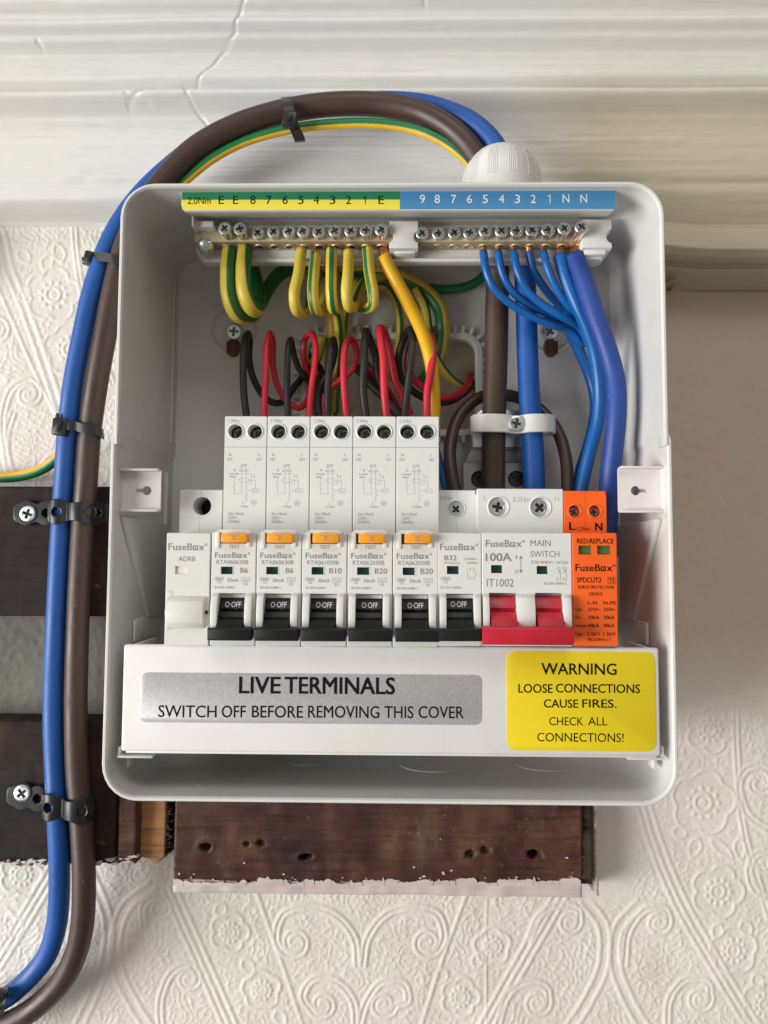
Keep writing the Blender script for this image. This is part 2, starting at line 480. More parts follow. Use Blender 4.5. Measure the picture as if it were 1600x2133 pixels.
def _paper(nt, N, Lk, p, mp):
    n1 = noise(N, Lk, mp.outputs[0], 9, 5); n2 = noise(N, Lk, mp.outputs[0], 34, 5)
    c = ramp(N, Lk, n1.outputs[0], [(.35, (.715, .655, .63)), (.5, (.725, .69, .65)), (.66, (.70, .69, .635))])
    v = ramp(N, Lk, n2.outputs[0], [(.3, (.93, .92, .90)), (.6, (1, 1, 1)), (.75, (1.0, .96, .95))])
    c2 = mix(N, Lk, 1.0, c.outputs[0], v.outputs[0], 'MULTIPLY')
    # warm shade right of the enclosure, put into the wall colour as buff
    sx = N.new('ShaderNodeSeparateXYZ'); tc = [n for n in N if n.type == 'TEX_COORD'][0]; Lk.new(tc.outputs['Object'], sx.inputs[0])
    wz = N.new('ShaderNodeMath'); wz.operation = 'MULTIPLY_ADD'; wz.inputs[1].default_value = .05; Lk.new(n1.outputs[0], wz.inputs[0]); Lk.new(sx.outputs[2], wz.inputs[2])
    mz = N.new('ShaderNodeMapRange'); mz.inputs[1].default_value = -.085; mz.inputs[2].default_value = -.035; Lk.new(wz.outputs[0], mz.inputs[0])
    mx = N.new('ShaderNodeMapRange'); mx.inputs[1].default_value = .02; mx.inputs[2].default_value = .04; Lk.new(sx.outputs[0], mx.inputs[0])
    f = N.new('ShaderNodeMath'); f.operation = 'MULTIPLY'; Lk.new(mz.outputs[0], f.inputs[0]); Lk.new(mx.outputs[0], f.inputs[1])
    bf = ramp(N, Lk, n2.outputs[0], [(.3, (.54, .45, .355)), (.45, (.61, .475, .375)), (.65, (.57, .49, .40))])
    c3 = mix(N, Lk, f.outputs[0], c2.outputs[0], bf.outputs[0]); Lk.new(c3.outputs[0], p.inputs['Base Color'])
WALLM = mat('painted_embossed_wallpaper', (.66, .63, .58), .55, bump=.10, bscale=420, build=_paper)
def _paint(nt, N, Lk, p, mp):
    # old gloss paint: white with a cream patch to the right and brush streaks
    mp.inputs['Scale'].default_value = (1, 1, 1)
    ms = N.new('ShaderNodeMapping'); ms.inputs['Scale'].default_value = (.07, 1, 1.6)
    tc = [n for n in N if n.type == 'TEX_COORD'][0]; Lk.new(tc.outputs['Object'], ms.inputs[0])
    g = noise(N, Lk, ms.outputs[0], 420, 6, .65)
    n1 = noise(N, Lk, mp.outputs[0], 14, 4)
    sx = N.new('ShaderNodeSeparateXYZ'); Lk.new(tc.outputs['Object'], sx.inputs[0])
    a = N.new('ShaderNodeMath'); a.operation = 'MULTIPLY_ADD'; a.inputs[1].default_value = .045; a.inputs[2].default_value = -.022
    Lk.new(n1.outputs[0], a.inputs[0])
    s = N.new('ShaderNodeMath'); s.operation = 'ADD'; Lk.new(sx.outputs[0], s.inputs[0]); Lk.new(a.outputs[0], s.inputs[1])
    mx = N.new('ShaderNodeMapRange'); mx.inputs[1].default_value = .060; mx.inputs[2].default_value = .105; Lk.new(s.outputs[0], mx.inputs[0])
    mz = N.new('ShaderNodeMapRange'); mz.inputs[1].default_value = .225; mz.inputs[2].default_value = .195; Lk.new(sx.outputs[2], mz.inputs[0])
    f = N.new('ShaderNodeMath'); f.operation = 'MULTIPLY'; Lk.new(mx.outputs[0], f.inputs[0]); Lk.new(mz.outputs[0], f.inputs[1])
    w = ramp(N, Lk, n1.outputs[0], [(.35, (.70, .685, .655)), (.6, (.67, .675, .655))])
    c = mix(N, Lk, f.outputs[0], w.outputs[0], (.54, .49, .365))
    gr = ramp(N, Lk, g.outputs[0], [(.28, (.91, .90, .885)), (.44, (1, 1, 1)), (.7, (1.02, 1.02, 1.01))])
    c2 = mix(N, Lk, 1.0, c.outputs[0], gr.outputs[0], 'MULTIPLY'); Lk.new(c2.outputs[0], p.inputs['Base Color'])
    bp = N.new('ShaderNodeBump'); bp.inputs['Strength'].default_value = 1; bp.inputs['Distance'].default_value = .10*S
    Lk.new(g.outputs[0], bp.inputs['Height']); Lk.new(bp.outputs[0], p.inputs['Normal'])
CORN = mat('brushed_gloss_paint', (.68, .67, .64), .42, build=_paint)
def wood(name, cols, rough=.42, scale=60, chips=0.0, coat=.15, bump=.12, spec=.5):
    def b(nt, N, Lk, p, mp):
        ms = N.new('ShaderNodeMapping'); ms.inputs['Scale'].default_value = (.07, 1, 1)
        tc = [n for n in N if n.type == 'TEX_COORD'][0]; Lk.new(tc.outputs['Object'], ms.inputs[0])
        g = noise(N, Lk, ms.outputs[0], scale*8, 6, .6)
        n1 = noise(N, Lk, mp.outputs[0], scale*.45, 5, .65)
        c = ramp(N, Lk, n1.outputs[0], [(.28, cols[0]), (.5, cols[1]), (.72, cols[2])])
        gr = ramp(N, Lk, g.outputs[0], [(.3, (.55, .55, .55)), (.5, (1, 1, 1)), (.72, (1.25, 1.2, 1.15))])
        c2 = mix(N, Lk, 1.0, c.outputs[0], gr.outputs[0], 'MULTIPLY'); out = c2
        if chips:
            n3 = noise(N, Lk, mp.outputs[0], 330, 6, .8); n4 = noise(N, Lk, mp.outputs[0], 45, 3)
            a = ramp(N, Lk, n3.outputs[0], [(.62, (0, 0, 0)), (.69, (1, 1, 1))]); d = ramp(N, Lk, n4.outputs[0], [(.46, (0, 0, 0)), (.64, (1, 1, 1))])
            f = mix(N, Lk, 1.0, a.outputs[0], d.outputs[0], 'MULTIPLY')
            f2 = mix(N, Lk, 1.0, f.outputs[0], (chips, chips, chips), 'MULTIPLY')
            out = mix(N, Lk, f2.outputs[0], c2.outputs[0], (.55, .50, .47))
            mv = N.new('ShaderNodeMapping'); mv.inputs['Scale'].default_value = (1, 1, .25); Lk.new(tc.outputs['Object'], mv.inputs[0])
            n5 = noise(N, Lk, mv.outputs[0], 55, 8, .75); n6 = noise(N, Lk, mp.outputs[0], 11, 3)
            a5 = ramp(N, Lk, n5.outputs[0], [(.54, (0, 0, 0)), (.72, (1, 1, 1))]); a6 = ramp(N, Lk, n6.outputs[0], [(.48, (0, 0, 0)), (.62, (1, 1, 1))])
            f5 = mix(N, Lk, 1.0, a5.outputs[0], a6.outputs[0], 'MULTIPLY'); f6 = mix(N, Lk, 1.0, f5.outputs[0], (chips*.8,)*3, 'MULTIPLY')
            out = mix(N, Lk, f6.outputs[0], out.outputs[0], (.20, .165, .14))
            n7 = noise(N, Lk, mv.outputs[0], 26, 5, .6); a7 = ramp(N, Lk, n7.outputs[0], [(.53, (0, 0, 0)), (.68, (chips*.6,)*3)])
            out = mix(N, Lk, a7.outputs[0], out.outputs[0], (.10, .046, .026))
        Lk.new(out.outputs[0], p.inputs['Base Color'])
        bp = N.new('ShaderNodeBump'); bp.inputs['Strength'].default_value = 1; bp.inputs['Distance'].default_value = bump*S
        Lk.new(g.outputs[0], bp.inputs['Height']); Lk.new(bp.outputs[0], p.inputs['Normal'])
    return mat(name, cols[1], rough, coat=coat, spec=spec, build=b)
DARKW = wood('dark_varnished_wood', [(.008, .007, .006), (.015, .010, .009), (.034, .016, .014)], .7, 60, .4, .0, .06, .22)
BATW = wood('worn_brown_paint_wood', [(.020, .010, .009), (.060, .020, .018), (.125, .062, .034)], .55, 70, .9, .0, .10, .3)
RAWW = wood('raw_sawn_wood', [(.26, .10, .035), (.36, .16, .06), (.44, .22, .09)], .7, 50, 0, 0)
ENDW = wood('split_wood_end', [(.008, .007, .006), (.02, .016, .014), (.05, .035, .03)], .7, 200, .4, 0)
PINKP = mat('chipped_pink_white_paint', (.60, .52, .50), .55, bump=.25, bscale=260, var=.16, vscale=160, stretch=(.4, 1, 1))
GAPM = mat('dull_grey_sheet', (.155, .15, .13), .7, bump=.2, bscale=160, var=.22, vscale=30, spec=.2)
# ------------------------------------------------------------------ wall, cornice and boards
rng = np.random.default_rng(11)
def grid_obj(name, xs, zs, H, material, kind=None, parent=None, flip=False, smooth=True):
    """relief sheet: H[z,x] is the height off the wall in mm"""
    nz, nx = H.shape
    X, Z = np.meshgrid(xs, zs)
    co = np.stack([X, -H, Z], -1).reshape(-1, 3)
    org = ORG[parent] if parent is not None else Vector((float(co[:, 0].mean()), float(co[:, 1].mean()), float(co[:, 2].mean())))
    if parent is None and kind == 'structure': org = Vector((0, 0, 0))
    co = (co-np.array(org))*S
    i = np.arange((nz-1)*nx).reshape(nz-1, nx)[:, :-1].ravel()
    q = np.stack([i, i+1, i+nx+1, i+nx], -1).astype(np.int32)
    me = bpy.data.meshes.new(name)
    me.vertices.add(nz*nx); me.vertices.foreach_set('co', co.astype(np.float32).ravel())
    me.loops.add(q.size); me.loops.foreach_set('vertex_index', q.ravel())
    me.polygons.add(len(q)); me.polygons.foreach_set('loop_start', np.arange(0, q.size, 4, dtype=np.int32))
    me.polygons.foreach_set('use_smooth', np.full(len(q), smooth, dtype=bool))
    me.update(calc_edges=True); me.validate()
    me.materials.append(material)
    o = bpy.data.objects.new(name, me); COL.objects.link(o)
    if parent is not None: o.parent = parent
    else: o.location = org*S
    ORG[o] = org
    if kind: o['kind'] = kind
    return o
def fnoise(nz, nx, step, lx, lz, band=None, seed=0):
    """filtered noise, unit deviation; lx, lz are the grain sizes in mm"""
    r = np.random.default_rng(seed); n = r.standard_normal((nz, nx))
    fx = np.fft.rfftfreq(nx, step)[None, :]; fz = np.fft.fftfreq(nz, step)[:, None]
    k = np.sqrt((fx*lx)**2+(fz*lz)**2)
    g = np.exp(-((k-1)/band)**2) if band else np.exp(-k**2*2)
    o = np.fft.irfft2(np.fft.rfft2(n)*g, s=(nz, nx)); return (o-o.mean())/o.std()
def sstep(a, b, x):
    t = np.clip((x-a)/(b-a), 0, 1); return t*t*(3-2*t)

# --- embossed wallpaper
st = .6
X0, X1 = -236.0, 226.0
Z0 = P(800, 2160, 0).z; Z1 = P(100, 452, 0).z
dx = np.arange(X0, X1, st); dz = np.arange(Z0, Z1, st)
NX, NZ = len(dx), len(dz)
rel = np.zeros((NZ, NX)); near = np.full((NZ, NX), 9.0)
def stroke(pts, w=1.15, a=.42, closed=False, smooth=True):
    q = [P(u, v, 0) for u, v in pts]
    if closed: q = q+[q[0]]
    q = spline(q, .8) if smooth and len(q) > 2 else spline([q[0], q[0].lerp(q[-1], .5), q[-1]] if len(q) == 2 else q, .8)
    R = 4.0; K = int(R/st)+1
    for p in q:
        ix = int((p.x-X0)/st); iz = int((p.z-Z0)/st)
        a0, a1, b0, b1 = max(ix-K, 0), min(ix+K+1, NX), max(iz-K, 0), min(iz+K+1, NZ)
        if a0 >= a1 or b0 >= b1: continue
        d = np.sqrt((dx[a0:a1][None, :]-p.x)**2+(dz[b0:b1][:, None]-p.z)**2)
        near[b0:b1, a0:a1] = np.minimum(near[b0:b1, a0:a1], d)
        hgt = a*np.clip(1-(d/w)**2, 0, 1)
        rel[b0:b1, a0:a1] = np.maximum(rel[b0:b1, a0:a1], hgt)
def offs(pts, d):
    out = []
    for i, p in enumerate(pts):
        a = pts[max(i-1, 0)]; b = pts[min(i+1, len(pts)-1)]
        t = (b[0]-a[0], b[1]-a[1]); L = math.hypot(*t) or 1
        out.append((p[0]-t[1]/L*d, p[1]+t[0]/L*d))
    return out
def multi(pts, ds, **k):
    for d in ds: stroke(offs(pts, d), **k)
flowers = []
def flower(u, v, s=1.0, rot=0):
    flowers.append((u, v, 52*s))
    stroke([(u+13*s*math.cos(t*.7854), v+13*s*math.sin(t*.7854)) for t in range(8)], 1.2, .5, True)
    stroke([(u+4*s*math.cos(t*1.57), v+4*s*math.sin(t*1.57)) for t in range(4)], 1.0, .35, True)
    for t in range(11):
        a = t*2*math.pi/11; x, y = u+23*s*math.cos(a), v+23*s*math.sin(a)
        stroke([(x, y), (x+1, y), (x+1, y+1)], 1.25, .5)
    pts = []
    for t in range(40):
        a = t*2*math.pi/40; r = s*(39+11*abs(math.cos(2.5*a+rot))**.7)
        pts.append((u+r*math.cos(a), v+r*math.sin(a)))
    stroke(pts, 1.1, .40, True)
def leaf(u, v, a, L=34, w=11):
    c, s = math.cos(a), math.sin(a)
    pts = [(0, 0), (L*.3, w), (L*.75, w*.8), (L, 0), (L*.75, -w*.8), (L*.3, -w)]
    stroke([(u+x*c-y*s, v+x*s+y*c) for x, y in pts], 1.0, .38, True)
def scroll(u, v, r, tail, d=1, turns=1.35, a0=0):
    """tail of points running into a spiral that ends in a little berry boss"""
    sp = []
    for k in range(15):
        t = k/14; a = a0+d*t*turns*2*math.pi; rr = r*(1-.72*t); sp.append((u+rr*math.cos(a), v+rr*math.sin(a)))
    pts = tail+sp
    multi(pts, (-5, 6), w=1.2, a=.46)
    for k in range(8):
        a = k*.785; stroke([(u+r*.62*math.cos(a)*.5, v+r*.62*math.sin(a)*.5), (u+r*.62*math.cos(a)*.5+1, v+r*.31*math.sin(a)*2*.5+1)], 1.1, .32)
# trellis bands
multi([(352, 1850), (365, 1880), (420, 2003), (480, 2140)], (-15, 0, 13), w=1.3)
multi([(535, 1860), (585, 2000), (634, 2145)], (0,), w=1.3)
multi([(973, 1860), (925, 1990), (875, 2145)], (0,), w=1.3)
multi([(1170, 1860), (1095, 1990), (1008, 2145)], (-14, 0, 14), w=1.3)
multi([(1330, 1640), (1366, 1760), (1415, 1878), (1490, 2010), (1575, 2150)], (-15, 0, 13), w=1.3)
multi([(1533, 1480), (1537, 1600), (1550, 1727), (1604, 1912)], (-4, 6), w=1.1)
stroke([(1014, 1872), (1013, 2000), (1014, 2145)], .5, .5)
multi([(112, 1812), (60, 1900), (-10, 2012)], (-13, 0, 13), w=1.3)
multi([(-10, 470), (3, 493), (17, 555), (56, 653), (124, 850), (150, 930), (190, 1010)], (-9, 8), w=1.5)
multi([(155, 465), (161, 540), (176, 625), (205, 720), (235, 800)], (-4, 5), w=1.1)
multi([(-8, 590), (40, 700), (80, 790), (130, 890)], (0,), w=1.1)
# round borders
multi([(188, 1822), (224, 1914), (221, 1994), (195, 2070), (160, 2145)], (-10, 9), w=1.4)
multi([(318, 1845), (262, 1890), (240, 1962), (247, 2027), (280, 2095), (312, 2145)], (-11, 10), w=1.4)
multi([(1218, 1875), (1256, 1930), (1256, 2010), (1226, 2080), (1185, 2145)], (-11, 10), w=1.4)
multi([(1335, 1880), (1288, 1935), (1282, 2010), (1310, 2085), (1345, 2145)], (-11, 10), w=1.4)
# volutes
scroll(613, 1963, 30, [(745, 2010), (738, 1955), (700, 1908), (645, 1890), (592, 1905), (576, 1955)], -1, 1.3, 2.6)
scroll(891, 1963, 30, [(756, 2010), (766, 1955), (805, 1905), (860, 1890), (912, 1905), (926, 1950)], 1, 1.3, .2)
scroll(672, 2092, 26, [(742, 2140), (735, 2085), (700, 2045), (655, 2040), (632, 2075)], -1, 1.2, 2.8)
scroll(800, 2092, 26, [(748, 2140), (765, 2085), (798, 2045), (842, 2050), (850, 2085)], 1, 1.2, .2)
scroll(1187, 1921, 22, [(1100, 1960), (1125, 1905), (1165, 1885), (1205, 1895)], 1, 1.2, -.4)
scroll(1372, 1921, 24, [(1300, 2010), (1310, 1940), (1345, 1895), (1385, 1893)], 1, 1.2, -.5)
scroll(1119, 2089, 26, [(1035, 2140), (1060, 2070), (1100, 2045), (1140, 2060)], 1, 1.2, -.3)
scroll(1457, 2081, 26, [(1390, 2145), (1395, 2080), (1430, 2040), (1475, 2048)], 1, 1.2, -.5)
scroll(393, 2039, 24, [(335, 2145), (335, 2080), (360, 2025), (395, 2010)], 1, 1.2, -1.0)
scroll(335, 1892, 20, [(300, 1930), (300, 1885), (330, 1868)], 1, 1.2, -1.2)
scroll(60, 822, 24, [(22, 1000), (10, 930), (8, 860), (28, 808), (60, 793)], 1, 1.2, -.9)
scroll(-8, 690, 26, [(-40, 760), (-30, 690)], 1, 1.1, -1.5)
scroll(120, 985, 30, [(75, 1080), (80, 1000), (110, 950)], 1, 1.1, -1.2)
multi([(30, 1000), (16, 950), (15, 900), (28, 860)], (-5, 5), w=1.1)
scroll(1580, 1630, 40, [(1620, 1740), (1560, 1700), (1540, 1650)], 1, 1.1, 3.3)
scroll(1592, 1800, 30, [(1620, 1880), (1570, 1850), (1560, 1810)], 1, 1.0, 3.0)
for f in ((479, 1942, .82), (545, 2062, .82, 1), (959, 2077, .82), (1026, 1971, .78, 1), (1465, 1672, 1.35, .3), (1495, 1857, 1.1),
          (1528, 1980, 1.0, 1), (1594, 2092, 1.0), (111, 614, 1.15, .4), (146, 727, 1.1, 1), (45, 1822, .9), (4, 1935, .9, .6), (1478, 1520, 1.0)):
    flower(*f)
for l in ((90, 560, -1.0), (130, 545, -1.9, 40), (40, 520, .9), (60, 600, 2.2, 30), (505, 2000, .8), (470, 1885, 2.4, 28), (575, 2105, 1.0), (930, 2020, 2.2),
          (990, 2015, -1.2), (1455, 1745, 1.9, 44), (1480, 1748, .7, 60, 9), (1540, 1745, 1.5, 44), (1430, 1740, 3.5, 30), (1545, 1918, 1.0), (1500, 1925, 2.0, 28), (1570, 2030, 1.0)):
    leaf(*l)
# fine worm pattern of the background
n1 = fnoise(NZ, NX, st, 5.0, 5.0, .16, 3)
verm = .36*np.exp(-(n1/.33)**2)
mask = sstep(2.0, 3.4, near)
for u, v, r in flowers:
    p = P(u, v, 0); d = np.sqrt((dx[None, :]-p.x)**2+(dz[:, None]-p.z)**2)
    mask = mask*(1-(d < r/3.96))
rel = np.maximum(rel, verm*mask)
rel = rel*1.15+.05*fnoise(NZ, NX, st, 1.6, 1.6, None, 5)+.10*fnoise(NZ, NX, st, 14, 14, None, 6)
# the plain patch to the right of the enclosure
pz0 = P(1500, 1545, 0).z; pz1 = P(1500, 1395, 0).z; pxx = P(1330, 1400, 0).x
zz = dz[:, None]; xx = dx[None, :]
smooth_patch = sstep(pz0, pz1, zz-(xx-165)*.22)*sstep(20, 40, xx)
edge = sstep(P(1290, 1700, 0).x, P(1345, 1700, 0).x, xx+0*zz)      # smooth filler beside the batten
fill = (1-edge)*sstep(95, 100, xx)*sstep(P(0, 1880, 0).z, P(0, 1850, 0).z, zz)
plain = np.maximum(smooth_patch, fill)
rel = rel*(1-plain)+plain*(.12+.10*fnoise(NZ, NX, st, 30, 30, None, 8)+.03*fnoise(NZ, NX, st, 3, 3, None, 9))
# fine hairline cracks in the plain patch
for pts in ([(1395, 895), (1420, 885), (1450, 878)], [(1398, 997), (1430, 993), (1455, 990)]):
    q = [P(u, v, 0) for u, v in pts]
    for p in spline(q, .5):
        ix = int((p.x-X0)/st); iz = int((p.z-Z0)/st)
        if 0 <= ix < NX and 0 <= iz < NZ: rel[iz, ix] -= .15
xs = np.concatenate([np.arange(-900, X0-1, 60.), dx, np.arange(X1+10, 900, 60.)])
zs = np.concatenate([np.arange(-900, Z0-1, 60.), dz, np.arange(Z1+5, 500, 60.)])
H = np.zeros((len(zs), len(xs)))
nl = len(np.arange(-900, X0-1, 60.)); nb = len(np.arange(-900, Z0-1, 60.))
H[nb:nb+NZ, nl:nl+NX] = rel
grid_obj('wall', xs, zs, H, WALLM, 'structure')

# --- painted cornice: profile given as (photo row, height off the wall)
def zrow(v, h): return P(800, v, h).z
prof_l = [(-800, 72), (-330, 60), (-200, 52), (-30, 50.5), (0, 49), (20, 48.5), (32, 47.5), (38, 45.0), (42, 40.5), (50, 40.2), (60, 41.3), (68, 42.0), (73, 41.6), (76, 36.5), (84, 34.2), (105, 31.0), (135, 31.0), (160, 34.0), (174, 36.6), (183, 37.4),
          (188, 36.4), (192, 32), (195, 25), (200, 23.2), (240, 23), (300, 22.5), (366, 22), (374, 21.6), (381, 20.6), (385, 18.2), (420, 17.6), (452, 17.3), (461, 15), (467, 6), (470, -1.5)]
prof_r = prof_l[:-5]+[(400, 20.6), (463, 20.2), (468, 18.5), (472, 12.5), (477, 21.0), (492, 26), (512, 27.5), (532, 24), (544, 17.5), (550, 16.0), (556, 18.8), (578, 18.6), (594, 15), (602, 5), (606, -1.5)]
def prof_arr(pr, z):
    a = sorted((zrow(v, h), h) for v, h in pr)
    return np.interp(z, [t[0] for t in a], [t[1] for t in a])
cs = .6
cz = np.arange(zrow(606, 0)-.5, zrow(-330, 60), cs); cx = np.arange(-230., 240., cs)
CNX, CNZ = len(cx), len(cz)
wob = fnoise(64, CNX, cs, 260, 260, None, 21)[0]*.35
wob2 = 3.2*sstep(150, 105, cx)*sstep(60, 100, cx)      # the lower bead sags a little towards the right
HL = np.zeros((CNZ, CNX)); sw = sstep(-20, 20, cx)
lowz = sstep(zrow(360, 20), zrow(440, 20), cz)
for j in range(CNX):
    a = prof_arr(prof_l, cz+wob[j]*.6)
    b = prof_arr(prof_r, cz+wob[j]*.6+(-2.6+sstep(105, 165, cx[j])*4.2)*lowz)
    HL[:, j] = a*(1-sw[j])+b*sw[j]
kz = np.array([.08, .13, .18, .22, .18, .13, .08]); kz /= kz.sum()
low = cz[:, None] < zrow(480, 18)
HS_ = sum(w*np.roll(HL, k-3, 0) for k, w in enumerate(kz)); HL = np.where(low, HL, HS_)
HL[-4:] = HL[-5]
HL += .07*fnoise(CNZ, CNX, cs, 60, 1.4, None, 22)+.05*fnoise(CNZ, CNX, cs, 9, 2, None, 23)+.2*fnoise(CNZ, CNX, cs, 70, 22, None, 24)
def groove(pts, w, dep, lip=0.0):
    q = [P(u, v, 36) if v < 190 else P(u, v, 23) for u, v in pts]
    for p in spline(q, .5):
        ix = int((p.x-cx[0])/cs); iz = int((p.z-cz[0])/cs); K = 3
        if ix < K or iz < K or ix > CNX-K-1 or iz > CNZ-K-1: continue
        d = np.sqrt((cx[ix-K:ix+K+1][None, :]-p.x)**2+(cz[iz-K:iz+K+1][:, None]-p.z)**2)
        t = np.clip(1-d/w, 0, 1)
        CR[iz-K:iz+K+1, ix-K:ix+K+1] = np.maximum(CR[iz-K:iz+K+1, ix-K:ix+K+1], t*dep)
CR = np.zeros_like(HL)
groove([(548, -10), (530, 25), (505, 55), (492, 80), (455, 105), (440, 125), (425, 138), (408, 160), (388, 180)], 1.1, .75)
groove([(383, 178), (392, 200), (410, 235), (428, 255), (440, 280), (436, 310)], 1.1, .7)
groove([(275, 235), (300, 222), (318, 210), (332, 204)], 1.6, 1.0)
groove([(278, 222), (296, 228), (320, 232)], 1.3, .6)
groove([(340, 235), (375, 232), (402, 226)], 1.1, .5)
groove([(628, 345), (634, 378)], 1.0, .5)
groove([(880, 35), (884, 42)], 1.3, .7)
groove([(82, 92), (86, 95)], 1.4, .9)
HL -= CR
HL = np.where(cz[:, None] < zrow(470, 0)-.4, np.where(sw[None, :] > .5, HL, np.minimum(HL, -1.5)), HL)
grid_obj('cornice', cx, cz, HL, CORN, 'structure')
# outer stretches of the cornice beyond the frame
for a, b, pr in ((-900., -230., prof_l), (240.-cs, 900., prof_r)):
    z = np.arange(cz[0], cz[-1], 4.0); x = np.linspace(a, b, 12)
    grid_obj('cornice_run', x, z, np.repeat(prof_arr(pr, z)[:, None], 12, 1), CORN, 'structure')

# --- dark grey sheet between the two left boards
gx = np.arange(-240, -60, 1.0); gz = np.arange(P(0, 1520, 8).z, P(0, 1270, 8).z, 1.0)
grid_obj('gap_sheet', gx, gz, 7+.3*fnoise(len(gz), len(gx), 1, 22, 22, None, 31)+.12*fnoise(len(gz), len(gx), 1, 2.5, 2.5, None, 32), GAPM, 'structure')

# --- boards fixed to the wall
def PN(nz, nx, st_, sd): return fnoise(nz, nx, st_, 2.5, 2.5, None, sd)*.6
def board_face(name, u0, v0, u1, v1, h, material, parent, step=.8, bump=.25, pits=(), ragged=(0, 0), seed=1, drop=None, label=None):
    a = P(u0, (v0+v1)/2, h); b = P(u1, (v0+v1)/2, h); zt = P((u0+u1)/2, v0, h).z; zb = P((u0+u1)/2, v1, h).z
    x = np.arange(a.x, b.x+step, step); z = np.arange(zb, zt+step, step)
    Hh = h+bump*.4*fnoise(len(z), len(x), step, 50, 1.6, None, seed)+bump*.5*fnoise(len(z), len(x), step, 9, 9, None, seed+1)
    ex = np.minimum(x-x[0], x[-1]-x)[None, :]; ez = np.minimum(z-z[0], z[-1]-z)[:, None]
    e = np.minimum(ex+0*ez, ez+0*ex)
    Hh = Hh-np.clip(1.6-e, 0, 1.6)**2*.8
    Hh[0, :] = 0; Hh[-1, :] = 0; Hh[:, 0] = 0; Hh[:, -1] = 0
    for pu, pv, pr, pd in pits:
        p = P(pu, pv, h); rp = np.random.default_rng(int(pu)); aa = rp.uniform(.55, 1.0); d = np.sqrt(((x[None, :]-p.x)*aa+(z[:, None]-p.z)*rp.uniform(-.3, .3))**2+((z[:, None]-p.z)*1.25)**2)+.55*PN(len(z), len(x), step, int(pu))
        Hh -= pd*(1-sstep(pr*.75, pr, d)); Hh += .35*np.exp(-((d-pr*1.5)/(pr*.5))**2)
    # ragged outline: the rim vertices wander
    X = np.repeat(x[None, :], len(z), 0); 
    o = grid_obj(name, x, z, Hh, material, None, parent)
    if ragged[0]:
        co = np.empty(len(o.data.vertices)*3, dtype=np.float32); o.data.vertices.foreach_get('co', co); co = co.reshape(len(z), len(x), 3)
        rr = fnoise(16, len(x), step, 9, 9, None, seed+5)[5]*ragged[0]*.8+fnoise(16, len(x), step, 2.5, 2.5, None, seed+6)[5]*ragged[0]*.35
        t = np.clip(1-(z-z[0])/6, 0, 1)[:, None]; co[:, :, 2] += (t*rr[None, :]*S)
        o.data.vertices.foreach_set('co', co.ravel()); o.data.update()
    if label: o['label'] = label
    return o
bd = thing('wall_board', P(-200, 1150, 0), 'dark varnished board on the wall at upper left, beneath the upper black band', 'board')
board_face('board_face', -330, 1010, 420, 1288, 22, DARKW, bd, 1.2, .16, seed=41)
bd2 = thing('wall_board', P(-200, 1650, 0), 'dark brown board at lower left with white paint flecks along its bottom edge', 'board')
board_face('board_face', -330, 1500, 242, 1800, 22, DARKW, bd2, 1.0, .2, ragged=(.5, 0), seed=44)
board_face('end_strip', 243, 1640, 284, 1800, 22.8, BATW, bd2, .8, .3, ragged=(.9, 0), seed=47, label='brown painted end strip')
b = new()                       # flecks of wall paint along the bottom edge
for k in range(34):
    u = random.choice([random.uniform(0, 90), random.uniform(200, 280), random.uniform(50, 285)]); v = 1800+random.uniform(-9, 5)-(u > 240)*random.uniform(0, 10)
    p = P(u, v, 23.2); w = random.uniform(.5, 2.6); hh = random.uniform(.3, 1.0)
    prism(b, [(p.x-w, p.z+random.uniform(-.3, .3)), (p.x-w*.2, p.z-hh), (p.x+w, p.z+random.uniform(-.5, .3)), (p.x+w*.2, p.z+hh)], 20, 23.1+random.uniform(0, .3))
part('paint_flecks', b, PINKP, bd2, kind='stuff')
rw = thing('wood_block', P(320, 1740, 0), 'raw orange sawn wood block wedged between the left board and the batten', 'wood block')
board_face('block_face', 286, 1640, 348, 1792, 16, RAWW, rw, .6, .35, ragged=(1.6, 0), seed=51)
b = new()                       # torn dark fibres in the gap
for k in range(60):
    v = random.uniform(1660, 1778); p = P(352+random.uniform(-9, 3)-(v-1700)*.03, v, 15); a = random.uniform(-.5, .5); L = random.uniform(1.0, 2.4)
    prism(b, [(p.x, p.z), (p.x+L*math.cos(a), p.z+L*math.sin(a)), (p.x+L*.6*math.cos(a+.5), p.z+L*.6*math.sin(a+.5))], 8, 15.5+random.uniform(0, 2))
part('torn_fibres', b, ENDW, rw, kind='stuff')
bt = thing('batten', P(790, 1760, 0), 'worn brown batten with screw holes carrying the enclosure from below', 'batten')
board_face('batten_face', 360, 1630, 1214, 1842, 22, BATW, bt, .7, .35, seed=61,
           pits=((428, 1765, 2.2, 5), (636, 1786, 2.2, 7), (515, 1757, 1.6, 2.0), (545, 1757, 1.6, 2.0), (980, 1778, 2.3, 3.0), (1012, 1770, 2.0, 2.0), (1110, 1778, 2.2, 6), (1120, 1780, 1.8, 3)),
           ragged=(.4, 0))
board_face('painted_edge', 358, 1836, 1214, 1868, 21.2, PINKP, bt, .6, .5, ragged=(.0, 0), seed=64, label='chipped pinkish white paint along the bottom')
board_face('split_end', 1208, 1640, 1236, 1846, 20.5, ENDW, bt, .5, 1.2, seed=67, label='split dark end grain of the batten')
board_face('plaster_edge', 1234, 1640, 1247, 1868, 17, PINKP, bt, .5, .7, seed=69, label='rough plaster smear at the end')
b = new()                       # ragged paint teeth where the white meets the brown
u = 362.0
